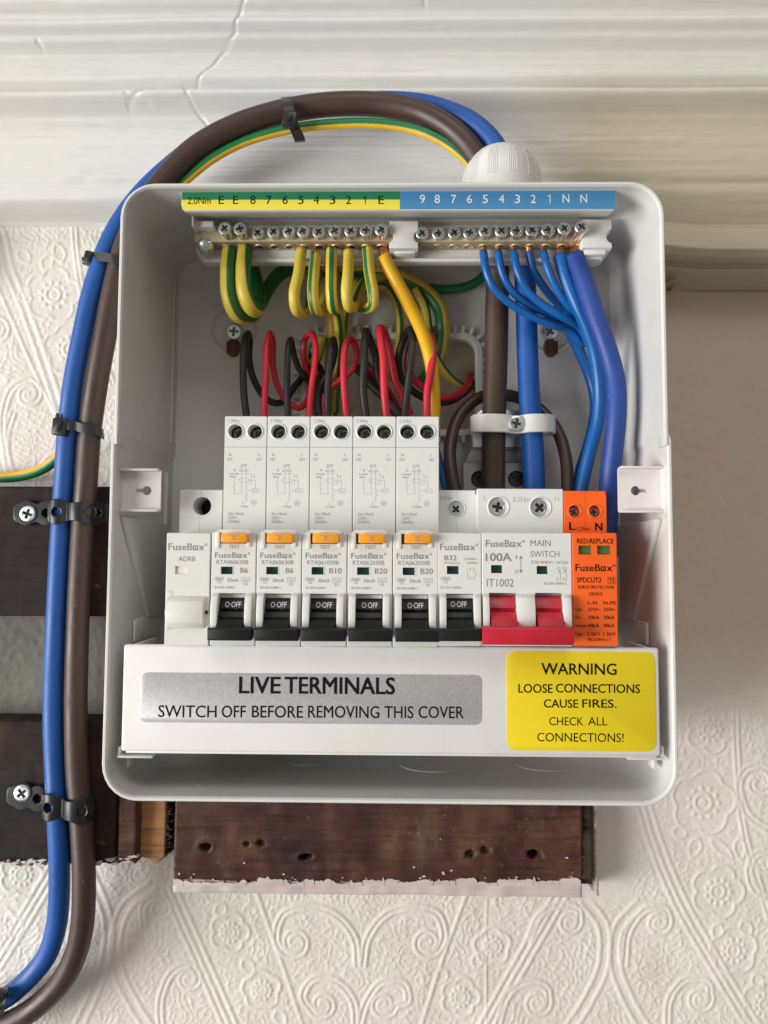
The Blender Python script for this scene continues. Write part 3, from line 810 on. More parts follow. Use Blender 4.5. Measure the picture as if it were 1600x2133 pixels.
while u < 1208:
    wpx = random.choice([6, 10, 16, 26, 40])*random.uniform(.7, 1.3); hgt = random.uniform(-1.2, 1.9)
    p0, p1 = P(u, 1838, 22.6), P(min(u+wpx, 1211), 1838, 22.6)
    n_ = max(2, int(wpx/5)); tp = [(p1.x-(p1.x-p0.x)*k/n_, p0.z+.3+hgt*(1 if 0 < k < n_ else .4)+random.uniform(-.35, .35)) for k in range(n_+1)]
    prism(b, [(p0.x, p0.z-1.6), (p1.x, p0.z-1.6)]+tp, 20, 22.35+random.uniform(0, .3)); u += wpx
for k in range(40):
    p = P(random.uniform(365, 1205), 1838-random.expovariate(.10), 22.3); r_ = random.uniform(.2, .7)
    prism(b, [(p.x+r_*math.cos(t)*random.uniform(.6, 1.6), p.z+r_*math.sin(t)*random.uniform(.5, 1)) for t in (0, 1.2, 2.4, 3.7, 5)], 20, 22.5)
part('paint_flecks', b, PINKP, bt, kind='stuff')
# ------------------------------------------------------------------ screws
def screw_bm(r=3.4, dome=.7, rec=.62, pozi=True, n=28):
    """countersunk cross-head screw, face towards the room, head top at height 0"""
    b = new(); c = r*rec; w = r*.17
    cross = [(w, w), (c, w), (c, -w), (w, -w), (w, -c), (-w, -c), (-w, -w), (-c, -w), (-c, w), (-w, w), (-w, c), (w, c)]
    plate(b, circ(0, 0, r*.78, n), [cross], 0.0, r*.5, floor=True)
    lathe(b, [(r*.78, 0), (r*.93, -dome*.25), (r, -dome*.8), (r*.97, -dome*1.3), (r*.55, -dome*3)], n)
    if pozi:
        for k in range(4):
            a = math.pi/4+k*math.pi/2; t = Matrix.Rotation(-a, 4, 'Y')
            box(b, r*.30, r*.70, -.02, .035, -r*.03, r*.03, 0, mtx=t)
    return b
def dark_cross(b, p, h):  # recess faces set darker: shade put into the screw's colour
    for f in b.faces:
        c_ = f.calc_center_median()
        if -(c_.y) < h-.15 and -(c_.y) > h-3 and (c_.x-p.x)**2+(c_.z-p.z)**2 < (r_cross**2 if False else 3.0): f.material_index = 1
def screw(parent, u, v, h, r=3.4, rot=0.0, material=None, name='screw', label=None):
    b = screw_bm(r); b.transform(at(*(lambda p: (p.x, h, p.z))(P(u, v, h)), Matrix.Rotation(rot, 4, 'Y')))
    dark_cross(b, P(u, v, h), h)
    return part(name, b, [material or ZINC, GUNM], parent, 30, label)

# ------------------------------------------------------------------ enclosure
enc = thing('enclosure', (0, -25, 0), 'open off-white consumer unit case with its front removed, fixed on the wall', 'fuse box')
HW, HH = 111.6, 124.35; zt = P(245, 905, 100).z
b = new(); loops = []
def shell_loop(ins, h, r, shift=True):
    pts = rrect(-HW+ins, HW-ins, -HH+ins, HH-ins, max(r-ins, 2), 7, (zt-1.6, zt, zt+1.6, zt-20, zt+20))
    out = []
    for x, z in pts:
        s = 0
        if shift: s = (.55 if z < zt-1 else (-.55 if z > zt+1 else 0))*(1 if x > 0 else -1)*(1 if abs(x) > HW-20 else 0)
        out.append(b.verts.new((x+s, -h, z)))
    return out
hx0, hx1 = P(640, 800, 27).x, P(992, 800, 27).x; hz0, hz1 = P(800, 898, 27).z, P(800, 708, 27).z
def hole_loop(h):
    pts = rrect(hx0, hx1, hz0, hz1, 7, 7, [hz0+8+i*(hz1-hz0-16)/4 for i in range(5)])
    return [b.verts.new((x, -h, z)) for x, z in pts]
L = [shell_loop(3.5, 25, 14), shell_loop(.2, 28, 14), shell_loop(0, 99.2, 14), shell_loop(.5, 99.9, 14), shell_loop(1.3, 99.9, 14), shell_loop(1.9, 99.0, 14),
     shell_loop(2.6, 60, 14), shell_loop(3.2, 31, 14), shell_loop(4.2, 28.2, 14), shell_loop(7, 27, 14), hole_loop(27), hole_loop(25)]
L.append(L[0])
for p, q in zip(L, L[1:]):
    for i in range(len(p)):
        j = (i+1) % len(p); b.faces.new((p[i], p[j], q[j], q[i]))
bmesh.ops.recalc_face_normals(b, faces=b.faces[:])
part('shell', b, SHELL, enc, 30)
ixl = -HW+3.0; ixr = HW-3.0
for sx in (-1, 1):
    # clip tab on the rim, tall rib, gusset panel and moulding step on each side wall
    b = new(); x = sx*(HW-1.0)
    box(b, min(x, x-sx*1.2), max(x, x-sx*1.2), 92, 100.2, P(240, 925, 100).z, P(240, 868, 100).z, .3)
    part('clip_tab', b, SHELL, enc)
    b = new(); x = sx*(HW-2.0)
    box(b, min(x, x-sx*2.4), max(x, x-sx*2.4), 31, 34, P(368, 925, 32).z, P(368, 560, 32).z, .5)
    box(b, min(x, x-sx*2.2), max(x, x-sx*2.2), 36, 38, P(368, 1150, 36).z, P(368, 985, 36).z, .5)
    part('side_rib', b, SHELL, enc)
    b = new(); g = [(93, P(262, 1078, 90).z), (60, P(304, 1285, 60).z), (36, P(304, 1285, 60).z), (36, P(262, 1078, 90).z)]
    side_prism(b, g, x-sx*2.0, x+sx*.3, .2)
    part('gusset', b, SHELL, enc)
    b = new()
    box(b, min(x, x-sx*1.5), max(x, x-sx*1.3), 40, 76, P(300, 1330, 60).z, P(300, 1285, 60).z, .6)
    part('moulding_step', b, SHELL, enc)
    # fixing bracket for the missing front
    uu = (252, 336) if sx < 0 else (1289, 1378); vv = (978, 1066) if sx < 0 else (973, 1068); hb = 92
    pa = P(uu[0], vv[1], hb); pb = P(uu[1], vv[0], hb)
    kk = P(306 if sx < 0 else 1324, 1022, hb); kx, kz = kk.x, kk.z
    d = -1 if sx < 0 else 1
    hole = []
    for i in range(19):
        t = math.radians(24+i*(312/18)); hole.append((kx+d*1.9*math.cos(t), kz+1.9*math.sin(t)))
    hole += [(kx+d*4.2, kz-.75), (kx+d*4.7, kz), (kx+d*4.2, kz+.75)]
    b = new(); plate(b, rrect(pa.x, pb.x, pa.z, pb.z, .9, 3), [hole], hb, 1.2, back=hb-1.2)
    plate(b, rrect(pa.x, pb.x, pa.z, pb.z, .9, 3), [hole], hb-1.2)
    bmesh.ops.remove_doubles(b, verts=b.verts[:], dist=.001); bmesh.ops.recalc_face_normals(b, faces=b.faces[:])
    # folded lips top and bottom, return leg to the case wall
    xa, xb = (pa.x+.2, pb.x-.3)
    box(b, xa, xb, hb-.4, hb+3.2, pb.z-.9, pb.z+.1, .35); box(b, xa, xb, hb-.4, hb+2.6, pa.z-.1, pa.z+.9, .35)
    part('bracket', b, STEELP, enc)
    for zz in (pa.z+1, pb.z-1):
        b = new(); x2 = pa.x-1.2 if sx < 0 else pb.x-.8
        box(b, x2, x2+2.0, hb-3, hb-.4, zz-.5, zz+.5, .15); part('lug', b, GALV, enc)
# raised collars round the two fixing screws
for k, (u, v, lab) in enumerate(((487, 690, 'screw in the upper left of the case back'), (1145, 690, 'screw half hidden behind blue wires'))):
    b = new(); p = P(u, v, 27)
    lathe(b, [(9.5, 26.5), (9.9, 27.5), (10.6, 27.9), (11.3, 27.5), (11.8, 26.5)], 48, Matrix.Translation((p.x, 0, p.z)))
    lathe(b, [(0, 27.25), (5.5, 27.25), (6.2, 26.6)], 40, Matrix.Translation((p.x, 0, p.z)))
    part('screw_collar', b, SHELL, enc)
    screw(enc, u, v, 29.5, 4.1, .1 if k == 0 else .6, label=lab)
    b = new(); q = P(u+(2 if k else -1), v+34, 28)
    lathe(b, [(0, 29.6), (2.2, 29.4), (3.3, 28.6), (3.6, 26.8)], 20, Matrix.Translation((q.x, 0, q.z)) @ Matrix.Diagonal((1.0, 1.0, 1.35, 1)))
    for t in range(6):
        box(b, q.x-3+t*1.15, q.x-2.5+t*1.15, 28, 29.9, q.z-3.2, q.z+3.0, .1)
    part('wall_plug', b, PLUG, enc)
# toothed grommet strip round the rear cable entry
b = new(); lo = []
for ins, h in ((-3.2, 27.0), (-3.2, 29.6), (-2.6, 30.2), (-.2, 30.2), (.4, 29.6), (.4, 24.5)):
    pts = rrect(hx0+ins, hx1-ins, hz0+ins, hz1-ins, 7-ins, 7)
    lo.append([b.verts.new((x, -h, z)) for x, z in pts])
for p, q in zip(lo, lo[1:]):
    for i in range(len(p)):
        j = (i+1) % len(p); b.faces.new((p[i], p[j], q[j], q[i]))
bmesh.ops.recalc_face_normals(b, faces=b.faces[:])
gro = thing('grommet_strip', ((hx0+hx1)/2, -27, (hz0+hz1)/2), 'toothed white edging strip round the rear cable hole, behind the red and black wires', 'grommet strip')
part('edging', b, WHITE, gro)
tooth = new(); box(tooth, -.95, .95, 27.0, 30.0, 0, 3.6, .3)
tooth_me = None
pts = rrect(hx0-3.0, hx1+3.0, hz0-3.0, hz1+3.0, 10, 10)
dense = []
for i in range(len(pts)):
    a, c = Vector((*pts[i], 0)), Vector((*pts[(i+1) % len(pts)], 0))
    n = max(1, int((c-a).length/.25)); dense += [a.lerp(c, k/n) for k in range(n)]
acc = 0; prev = dense[-1]
for i, p in enumerate(dense):
    acc += (p-prev).length; 
    if acc >= 3.9:
        acc = 0; t = (dense[(i+1) % len(dense)]-prev).normalized(); nrm = Vector((t.y, -t.x))
        ang = math.atan2(nrm.x, nrm.y)
        if tooth_me is None:
            o = part('tooth', tooth, WHITE, gro); o.data.transform(Matrix.Translation(ORG[gro]*S)); tooth_me = o.data
        else:
            o = bpy.data.objects.new('tooth', tooth_me); COL.objects.link(o); o.parent = gro; ORG[o] = ORG[gro]
        o.matrix_local = Matrix.Translation((Vector((p.x, 0, p.y))-ORG[gro])*S) @ Matrix.Rotation(ang, 4, 'Y')
    prev = p
# knock-outs moulded into the floor of the case
zf = -HH+2.45
for u, v, r in ((900, 1593, 14.2), (1137, 1592, 13.8), (640, 1586, 9.0)):
    c = PZ(u, v, zf); b = new()
    ring = [Vector((c.x+r*math.cos(t*math.pi/24), c.y+r*math.sin(t*math.pi/24)*.9, zf+.05-(c.y+60)*0)) for t in range(48)]
    tube(b, ring+[ring[0]], .5, 8, cap=False)
    part('knockout', b, SHELL, enc)
# cover clips in the lower corners
for (ua, ub, va, vb) in ((243, 318, 1556, 1580), (1308, 1386, 1556, 1584)):
    b = new(); pbox(b, ua, vb-6, ub, vb, 97, 84, .5)
    if ua < 400: pbox(b, ua+2, va, ua+9, vb-3, 96, 84, .4); pbox(b, ua+20, vb-3, ua+26, vb+18, 90, 84, .4)
    else: pbox(b, ub-9, va, ub-2, vb-3, 96, 84, .4); pbox(b, ub-26, vb-3, ub-20, vb+18, 90, 84, .4)
    part('cover_clip', b, SHELL, enc)
b = new()                       # ledge in the top corners that carries the terminal rail
pbox(b, 330, 404, 420, 408, 84, 50, .5); part('top_ledge', b, SHELL, enc)
b = new(); pbox(b, 1270, 396, 1298, 401, 84, 50, .5); part('top_ledge', b, SHELL, enc)

# DIN rail behind the devices
b = new(); zr = P(800, 1225, 50).z
box(b, -97, 101, 33, 35, zr-17.5, zr+17.5, .4)
box(b, -97, 101, 35, 41, zr-17.5, zr-16, .4); box(b, -97, 101, 35, 41, zr+16, zr+17.5, .4)
dr = part('din_rail', b, GALV); tag(dr, 'dull metal mounting rail running behind the row of breakers', 'rail')
b = new()
pbox(b, 304, 1152, 330, 1282, 40, 27, .6); part('rail_post', b, SHELL, enc)
b = new(); pbox(b, 1284, 1160, 1302, 1290, 40, 27, .6)
part('rail_post', b, SHELL, enc)

# ------------------------------------------------------------------ front cover with its two stickers
cov = thing('cover_plate', P(815, 1460, 99), 'off-white lower cover plate bearing the silver and the yellow sticker', 'cover')
HC = 99.0
tl, tr, bl, br = P(258, 1345, HC), P(1372, 1347, HC), P(250, 1569, HC), P(1378, 1573, HC)
b = new()
xa = (tl.x+bl.x)/2; xb = (tr.x+br.x)/2; za = (bl.z+br.z)/2; zb = (tl.z+tr.z)/2
prof = []
box(b, xa, xb, HC-3.2, HC, za, zb, 1.1, 3)
for xq in (xa+.1, xb-2.1): box(b, xq, xq+2.0, 62, HC-2.9, za+.8, zb-.8, .4)
part('cover_face', b, COVER, cov)
b = new(); pbox(b, 262, 1567, 1368, 1574, HC-.5, 90, .3); part('bottom_lip', b, COVER, cov)
def sticker(parent, u0, v0, u1, v1, r, h, material, name, t=.18):
    a = P(u0, (v0+v1)/2, h); c = P(u1, (v0+v1)/2, h); z1 = P((u0+u1)/2, v0, h).z; z0 = P((u0+u1)/2, v1, h).z
    b = new(); prism(b, rrect(a.x, c.x, z0, z1, r, 6), h-.02, h+t, .05); return part(name, b, material, parent)
sil = sticker(cov, 293, 1403, 1003, 1507, 2.6, HC, SILVER, 'silver_sticker')
b = new(); HS = HC+.18
text(b, 'LIVE', 499, 584, 1410, 1444, HS, .022); text(b, 'TERMINALS', 594, 822, 1411, 1445, HS, .022)
for w, a, c in (('SWITCH', 330, 451), ('OFF', 462, 512), ('BEFORE', 525, 631), ('REMOVING', 642, 790), ('THIS', 801, 861), ('COVER', 872, 966)):
    text(b, w, a, c, 1469.5+(a-330)*.0035, 1494+(a-330)*.0035, HS, .006)
part('lettering', b, PRINTB, sil, 0)
yel = sticker(cov, 1055, 1357, 1366, 1564, 3.6, HC, YELL, 'yellow_sticker')
b = new()
text(b, 'WARNING', 1128, 1284, 1382, 1405, HS, .014)
for w, a, c in (('LOOSE', 1080, 1151), ('CONNECTIONS', 1158, 1333)): text(b, w, a, c, 1425, 1443, HS, .012)
for w, a, c in (('CAUSE', 1133, 1204), ('FIRES.', 1213, 1284)): text(b, w, a, c, 1457, 1474, HS, .012)
for w, a, c in (('CHECK', 1144, 1215), ('ALL', 1225, 1265)): text(b, w, a, c, 1494, 1511, HS, .0)
text(b, 'CONNECTIONS!', 1119, 1299, 1527, 1545, HS, .0)
part('lettering', b, PRINTB, yel, 0)

# ------------------------------------------------------------------ terminal rail
tr_ = thing('terminal_rail', P(830, 490, 70), 'white carrier with green, yellow and blue number strip above two brass bars', 'terminal bar')
b = new(); HL_ = 95.5
ow = [P(378, 391, HL_), P(1284, 389, HL_), P(1284, 431, HL_), P(1278, 437, HL_), P(383, 438.5, HL_), P(378, 428, HL_)]
prism(b, [(p.x, p.z) for p in ow], 93.5, HL_, .3)
# sloping web from the strip back to the bars
A = [P(386, 438, 94), P(1277, 437, 94), P(1262, 458, 68), P(404, 460, 68)]
vs = [b.verts.new(p) for p in A]+[b.verts.new(p+Vector((0, 2.2, 1.2))) for p in A]
for f in ((0, 1, 2, 3), (7, 6, 5, 4), (0, 4, 5, 1), (1, 5, 6, 2), (2, 6, 7, 3), (3, 7, 4, 0)): b.faces.new([vs[i] for i in f])
pr = [P(408, 456, 65), P(1250, 455, 65), P(1258, 525, 65), P(1258, 535, 65), P(1252, 543, 65), P(424, 545, 65), P(413, 535, 65), P(408, 520, 65)]
prism(b, [(p.x, p.z) for p in pr], 60, 65, .5)
pbox(b, 424, 537, 1256, 545, 67.5, 62, .5)
pbox(b, 399, 450, 403, 470, 82, 72, .3); pbox(b, 400, 460, 444, 472, 79, 70, .4)
part('carrier', b, WHITE, tr_)
b = new(); q = [P(871, 0, 0)]
pa, pb = P(811, 460, 76.5), P(871, 528, 76.5)
# saddle between the two bars, with scooped sides
def scooped(x0, x1, z0, z1, r, left=True, right=True, cz=None):
    cz = cz if cz is not None else z0+(z1-z0)*.42
    out = [(x0, z0)]
    if left: out += [(x0+r*math.cos(math.radians(a))*.75, cz+r*math.sin(math.radians(a))) for a in range(-90, 91, 15)]
    out += [(x0, z1), (x1, z1)]
    if right: out += [(x1-r*math.cos(math.radians(a))*.75, cz+r*math.sin(math.radians(a))) for a in range(90, -91, -15)]
    out.append((x1, z0)); return out
sp = scooped(pa.x, pb.x, P(841, 517, 76.5).z, pa.z, 2.4); prism(b, sp, 62, 76.5, .4)
pbox(b, 822, 517, 866, 528, 73, 62, .6); part('saddle', b, WHITE, tr_)
b = new(); pa, pb = P(1213, 457, 76.5), P(1275, 516, 76.5)
sp = scooped(pa.x, pb.x, pb.z, pa.z, 3.1, False, True); prism(b, sp, 62, 76.5, .4)
pbox(b, 1217, 516, 1262, 530, 74, 62, .5); pbox(b, 1217, 530, 1254, 540, 71, 62, .5)
part('end_piece', b, WHITE, tr_)
b = new()
def strip(name, u0, u1, v0, v1, material, k=.0):
    b = new(); h = HL_
    q = [P(u0, v0+k*0, h), P(u1, v0-.5, h), P(u1, v1-.5, h), P(u0, v1, h)]
    prism(b, [(p.x, p.z) for p in q], h-.01, h+.12); return part(name, b, material, tr_, 0)
strip('green_label', 379, 833, 391.5, 416.5, GREENL2); strip('yellow_label', 380, 833, 416.5, 437, YELL2); strip('blue_label', 833, 1282.5, 390.5, 436, BLUEL)
b = new(); ht = HL_+.12
text(b, '2.0Nm', 391, 439, 411, 425, ht)
for s, u in zip('EE87654321E', (461, 491, 527, 560, 594, 627, 659, 693, 726, 759, 794)):
    w = 5.5 if s != '1' else 3; text(b, s, u-w, u+w, 408, 425, ht)
part('lettering', b, PRINTB, tr_, 0)
b = new()
for s, u in zip('987654321NN', (880, 911, 945, 978, 1011, 1045, 1078, 1111, 1144, 1179, 1216)):
    w = 5.5 if s not in '1N' else (3 if s == '1' else 7); text(b, s, u-w, u+w, 406-(u > 1170), 423-(u > 1170), ht)
part('lettering', b, PRINTW, tr_, 0, label='white figures on the blue label')
ex = (468, 500, 537, 570, 602, 632, 664, 698, 731, 763, 795)
ev = (475, 476, 484, 482, 481, 481, 482, 480, 480, 479, 478)
nx_ = (880, 914, 947, 979, 1011, 1045, 1077, 1109, 1142, 1176, 1212)
nv = (485, 485, 484, 484, 480, 480, 480, 479, 478, 475, 472)
for (ua, ub) in ((405, 821), (858, 1216)):
    b = new(); pbox(b, ua, 473, ub, 503, 74, 64.5, .25); part('brass_bar', b, BRASS, tr_)
zbb = P(800, 503, 74).z
for us, vs_ in ((ex, ev), (nx_, nv)):
    for u, v in zip(us, vs_):
        hs = 74+max(2.6, (488-v)*.55); r = 2.85
        b = screw_bm(r, .35, .58)
        lathe(b, [(r*.93, -.9), (r*.93, -.9-(hs-73.5))], 24)
        p = P(u, v, hs); b.transform(at(p.x, hs, p.z, Matrix.Rotation(random.uniform(0, 1.5), 4, 'Y')))
        dark_cross(b, p, hs); part('terminal_screw', b, [ZINC, GUNM], tr_, 30)
        b = new(); q = P(u, 486, 74)           # wire hole rim under the bar
        M_ = Matrix.Translation((q.x, -69, zbb)) @ Matrix.Rotation(math.radians(90), 4, 'X')
        lathe(b, [(1.9, .0), (1.9, .5), (2.3, .5), (2.5, .0)], 20, M_)
        part('hole_rim', b, BRASS, tr_)
        b = new(); lathe(b, [(0, .05), (1.9, .05), (1.9, 0)], 20, M_); part('wire_hole', b, DARKM, tr_)
b = new(); p = P(428, 513, 72)
lathe(b, [(0, 2.6), (1.6, 2.4), (3.0, 1.6), (3.8, .5), (3.9, 0), (3.9, -.6)], 28, Matrix.Translation(p) @ Matrix.Rotation(math.radians(52), 4, 'X'))
part('pan_head_bolt', b, ZINC, tr_)

# ------------------------------------------------------------------ protective devices
def loopbox(bm, u0, v0, u1, v1, h, w=.14):
    pline(bm, [(u0, v0), (u1, v0), (u1, v1), (u0, v1)], h, w, closed=True)
def toggle(parent, u0, u1, uo, width, material, hbar=109):
    """u0,u1: narrow body; drawn with side view (height, row)"""
    b = new(); H0 = 97
    x0, x1 = P(u0, 1260, 100).x, P(u1, 1260, 100).x
    Z = lambda v, h: P(uo, v, h).z
    side_prism(b, [(94, Z(1246, 98)), (98.0, Z(1246.5, 98)), (100.6, Z(1269, 100.6)), (99.4, Z(1271, 99.4)), (99.6, Z(1273.5, 99.6)), (101.0, Z(1275, 101)),
                   (102.2, Z(1287, 102.2)), (101.6, Z(1289, 101.6)), (105.5, Z(1308, 105.5)), (105.5, Z(1330, 105.5)), (94, Z(1334, 100))], x0, x1, .12)
    a, c = P(uo-width/2, 1323, hbar).x, P(uo+width/2, 1323, hbar).x
    z1, z0 = Z(1309.5, hbar), Z(1336.5, hbar)
    d = b; e = new()
    side_prism(e, [(104.0, z1-.2), (hbar-.5, z1), (hbar, z1-.5), (hbar-.3, z0+.35), (hbar-.9, z0), (103, z0+.1), (101, z0+.8), (101, z1-1)], a, c, .28)
    merge(b, e)
    return part('toggle', b, material, parent, 30)
def front_body(parent, ul, ur, material, slots=(), windows=(), name='body', hf=100.0, vt=1110, vb=1346, top=False):
    """front block with real recesses (toggle slots and indicator windows)"""
    b = new(); vm = 1230
    x0 = P(ul, vm, hf).x+.07; x1 = P(ur, vm, hf).x-.07; z1 = P((ul+ur)/2, vt, hf).z; z0 = P((ul+ur)/2, vb, hf).z
    def rc(u0, v0, u1, v1):
        a = P(u0, (v0+v1)/2, hf); c = P(u1, (v0+v1)/2, hf)
        um = (u0+u1)/2; zl, zh = P(um, v1, hf).z, P(um, v0, hf).z
        return [(a.x, zl), (c.x, zl), (c.x, zh), (a.x, zh)]
    o = rrect(x0+.3, x1-.3, z0+.3, z1-.3, .35, 2)
    holes = [rc(*s) for s in slots]+[rc(*s) for s in windows]
    plate(b, o, holes, hf, 5.5, floor=True)
    # rounded shoulder then the side walls
    vs = [b.verts.new((x, -hf, z)) for x, z in o]
    for ins, hh in ((0, hf-.35), (0, 42)):
        o2 = rrect(x0+ins, x1-ins, z0+ins, z1-ins, .5, 2)
        v2 = [b.verts.new((x, -hh, z)) for x, z in o2]
        for i in range(len(vs)): b.faces.new((vs[i], vs[(i+1) % len(vs)], v2[(i+1) % len(vs)], v2[i]))
        vs = v2
    bmesh.ops.remove_doubles(b, verts=b.verts[:], dist=.002)
    bmesh.ops.recalc_face_normals(b, faces=b.faces[:])
    return part(name, b, material, parent, 32)
def cheeks(parent, spans, material):
    for (u0, u1, side) in spans:
        b = new(); hz = 104.2
        x0, x1 = P(u0, 1275, 102).x, P(u1, 1275, 102).x; Z = lambda v, h: P(628, v, h).z
        side_prism(b, [(98, Z(1238, 99)), (100.9, Z(1237, 100.9)), (102.6, Z(1243, 102.6)), (103.7, Z(1262, 103.7)), (104.0, Z(1285, 104)), (103.8, Z(1307, 103.8)), (98, Z(1309, 99))], x0, x1, .3)
        part('cheek', b, material, parent, 30)
def tower(parent, ul, ur, vt, vb, hf, material, holes, back=38, name='tower', hd=7):
    b = new(); vm = (vt+vb)/2
    x0 = P(ul, vm, hf).x; x1 = P(ur, vm, hf).x; z1 = P((ul+ur)/2, vt, hf).z; z0 = P((ul+ur)/2, vb, hf).z-2
    hs = []
    for u, v, r in holes:
        p = P(u, v, hf); hs.append(circ(p.x, p.z, r, 28))
    o = rrect(x0+.25, x1-.25, z0+.25, z1-.25, .3, 2)
    plate(b, o, hs, hf, hd)
    vs = [b.verts.new((x, -hf, z)) for x, z in o]
    for hh in (hf-.3, back):
        v2 = [b.verts.new((x, -hh, z)) for x, z in rrect(x0, x1, z0, z1, .45, 2)]
        for i in range(len(vs)): b.faces.new((vs[i], vs[(i+1) % len(vs)], v2[(i+1) % len(vs)], v2[i]))
        vs = v2
    b.faces.new(vs)
    bmesh.ops.remove_doubles(b, verts=b.verts[:], dist=.002); bmesh.ops.recalc_face_normals(b, faces=b.faces[:])
    # the floor of each hole faces out
    return part(name, b, material, parent, 32)
def hole_trim(parent, u, v, h, r, material, sh=5.5, srot=0.3, sr=None, smat=None, du=0, dv=0):
    p = P(u, v, h); b = new()
    lathe(b, [(r-.05, -.4), (r-.02, .25), (r+.22, .38), (r+.5, .22), (r+.6, -.1)], 32, Matrix.Translation((p.x, -h, p.z)))
    part('hole_collar', b, material, parent)
    b = screw_bm(sr or r*.92, .3, .62); b.transform(at(p.x+du, h-sh, p.z+dv, Matrix.Rotation(srot, 4, 'Y')))
    dark_cross(b, Vector((p.x+du, 0, p.z+dv)), h-sh)
    part('clamp_screw', b, [smat or DARKM, DARKM], parent, 30)

# --- five tall residual-current breakers; the third one from the left is drawn first
U0 = 628.0
def slope(bm, u, v0=1246.5, h0=98.0, v1=1269, h1=100.6, lift=.08):
    """lay flat lettering onto the slanting face of a lever"""
    za, zb_ = P(u, v0, h0).z, P(u, v1, h1).z
    for v in bm.verts:
        t_ = (v.co.z-za)/(zb_-za); v.co.y = -(h0+(h1-h0)*t_+lift)
def rcbo_proto():
    t = thing('tall_breaker', P(675, 1345, 60), 'x', 'breaker')
    front_body(t, U0+.2, U0+94.6, MODW, slots=((U0+16.5, 1237, U0+74, 1341.5-6),), windows=((U0+21, 1181, U0+46, 1197), (U0+18, 1104.0, U0+76, 1133.0)))
    b = new(); pbox(b, U0+10, 1109, U0+18.5, 1143, 100.6, 97, .3); pbox(b, U0+75.5, 1109, U0+84, 1140, 100.6, 97, .3); part('button_guard', b, MODW, t)
    b = new(); pbox(b, U0+23, 1111.5, U0+78, 1131, 104, 95, .5)
    part('test_button', b, TESTY, t)
    b = new(); pline(b, [(U0+39, 1115.5), (U0+61, 1115.5)], 104, .28); pline(b, [(U0+50, 1115.5), (U0+50, 1125)], 104, .5); pline(b, [(U0+44, 1125), (U0+56, 1125)], 104, .28); pline(b, [(U0+44, 1119), (U0+56, 1119)], 104, .2)
    part('button_mark', b, mat_shadow, t, 0)
    b = new(); pbox(b, U0+20, 1180, U0+47, 1198, 98.0, 95, 0); part('indicator', b, GREENW, t)
    b = new()                                          # white lip of the indicator window
    for a in ((U0+20, 1180, U0+47, 1181.2), (U0+20, 1197, U0+48, 1198.6), (U0+46, 1180, U0+47.6, 1198)): pbox(b, *a, 100.12, 99.6, 0)
    part('window_lip', b, WHITE, t)
    cheeks(t, ((U0+2.5, U0+17, 0), (U0+73.5, U0+88, 1)), MODW)
    b = new(); pbox(b, U0+16.5, 1238.5, U0+74, 1247, 97.5, 94.5, .2); part('slot_step', b, MODW, t)
    tg = toggle(t, U0+18, U0+72.5, U0+45, 92, BLACKP)
    b = new(); text(b, 'O·OFF', U0+31, U0+64, 1254.5, 1265.5, 99.3, 0, .1); slope(b, U0)
    part('lettering', b, PRINTW, tg, 0, label='white OFF marking')
    # printing shared by all five
    b = new()
    logo(b, U0+9, U0+83, 1151.5, 1163, 100)
    text(b, 'TEST', U0+38, U0+60, 1135.5, 1143, 100)
    text(b, '30mA', U0+34.5, U0+58.5, 1205.5, 1213, 100)
    text(b, 'IEC/EN 61009-1', U0+9, U0+51, 1222, 1227, 100)
    loopbox(b, U0+9, 1203.5, U0+27, 1209.5, 100, .1); text(b, '6000', U0+11, U0+25, 1204.8, 1208.5, 100); loopbox(b, U0+15, 1209.5, U0+22, 1215.5, 100, .1); text(b, '3', U0+17.2, U0+20, 1211, 1214.5, 100)
    loopbox(b, U0+65, 1203.5, U0+82, 1213, 100, .1)
    for dv in (0, 3.5): pline(b, [(U0+68+i, 1207+dv-1.1*math.sin(i*.62)) for i in range(12)], 100, .12)
    text(b, 'E3', U0+70, U0+77, 1215.3, 1220, 100)
    part('lettering', b, PRINT, t, 0)
    # tower
    HT = 86; C = 689.7
    tower(t, 645.6, 734.3, 867, 1114, HT, MODW, ((669.5, 899, 3.0), (710.5, 899.5, 3.0)))
    for k, (u, v) in enumerate(((669.5, 899), (710.5, 899.5))): hole_trim(t, u, v, HT, 3.0, MODW, 5.0, .4+k*.5, 2.7, GUNM, .4, -.3)
    b = new(); pline(b, [(646, 931.5), (734.5, 932)], HT, .16, .05); part('seam', b, mat_shadow, t, 0)
    b = new()
    text(b, '1.2Nm', 655, 677, 873.5, 880, HT)
    text(b, 'N', 656.5, 661, 944.5, 950.5, HT); text(b, 'OUT', 652.5, 663.5, 954, 960, HT); text(b, 'L', 717.5, 721, 944.5, 950.5, HT); text(b, 'OUT', 713.5, 725, 954.5, 960.5, HT)
    text(b, 'Load', 681, 693, 966, 971, HT); text(b, 'N', 681, 684.5, 971.5, 975.5, HT); text(b, 'L', 691, 694, 971.5, 975.5, HT); text(b, 'OUT OUT', 678, 697, 978.5, 983.5, HT)
    text(b, 'N', 666.5, 670, 977, 982, HT); text(b, 'In-Supply', 657.5, 677, 985, 989, HT); text(b, '(Blue)', 659, 671, 991.5, 995.5, HT)
    w = .1
    pline(b, [(683, 984), (683, 1029), (668, 1029), (668, 1018), (665.5, 1014), (669, 1009), (666, 1004), (668, 1000), (668, 997)], HT, w)
    pline(b, [(692, 984), (692, 1020)], HT, w); pline(b, [(683, 987), (703, 987), (703, 993)], HT, w)
    pline(b, [(700, 993), (706, 993)], HT, .13); pline(b, [(709, 990), (709, 997)], HT, .13); pline(b, [(706, 993), (709, 993)], HT, .13)
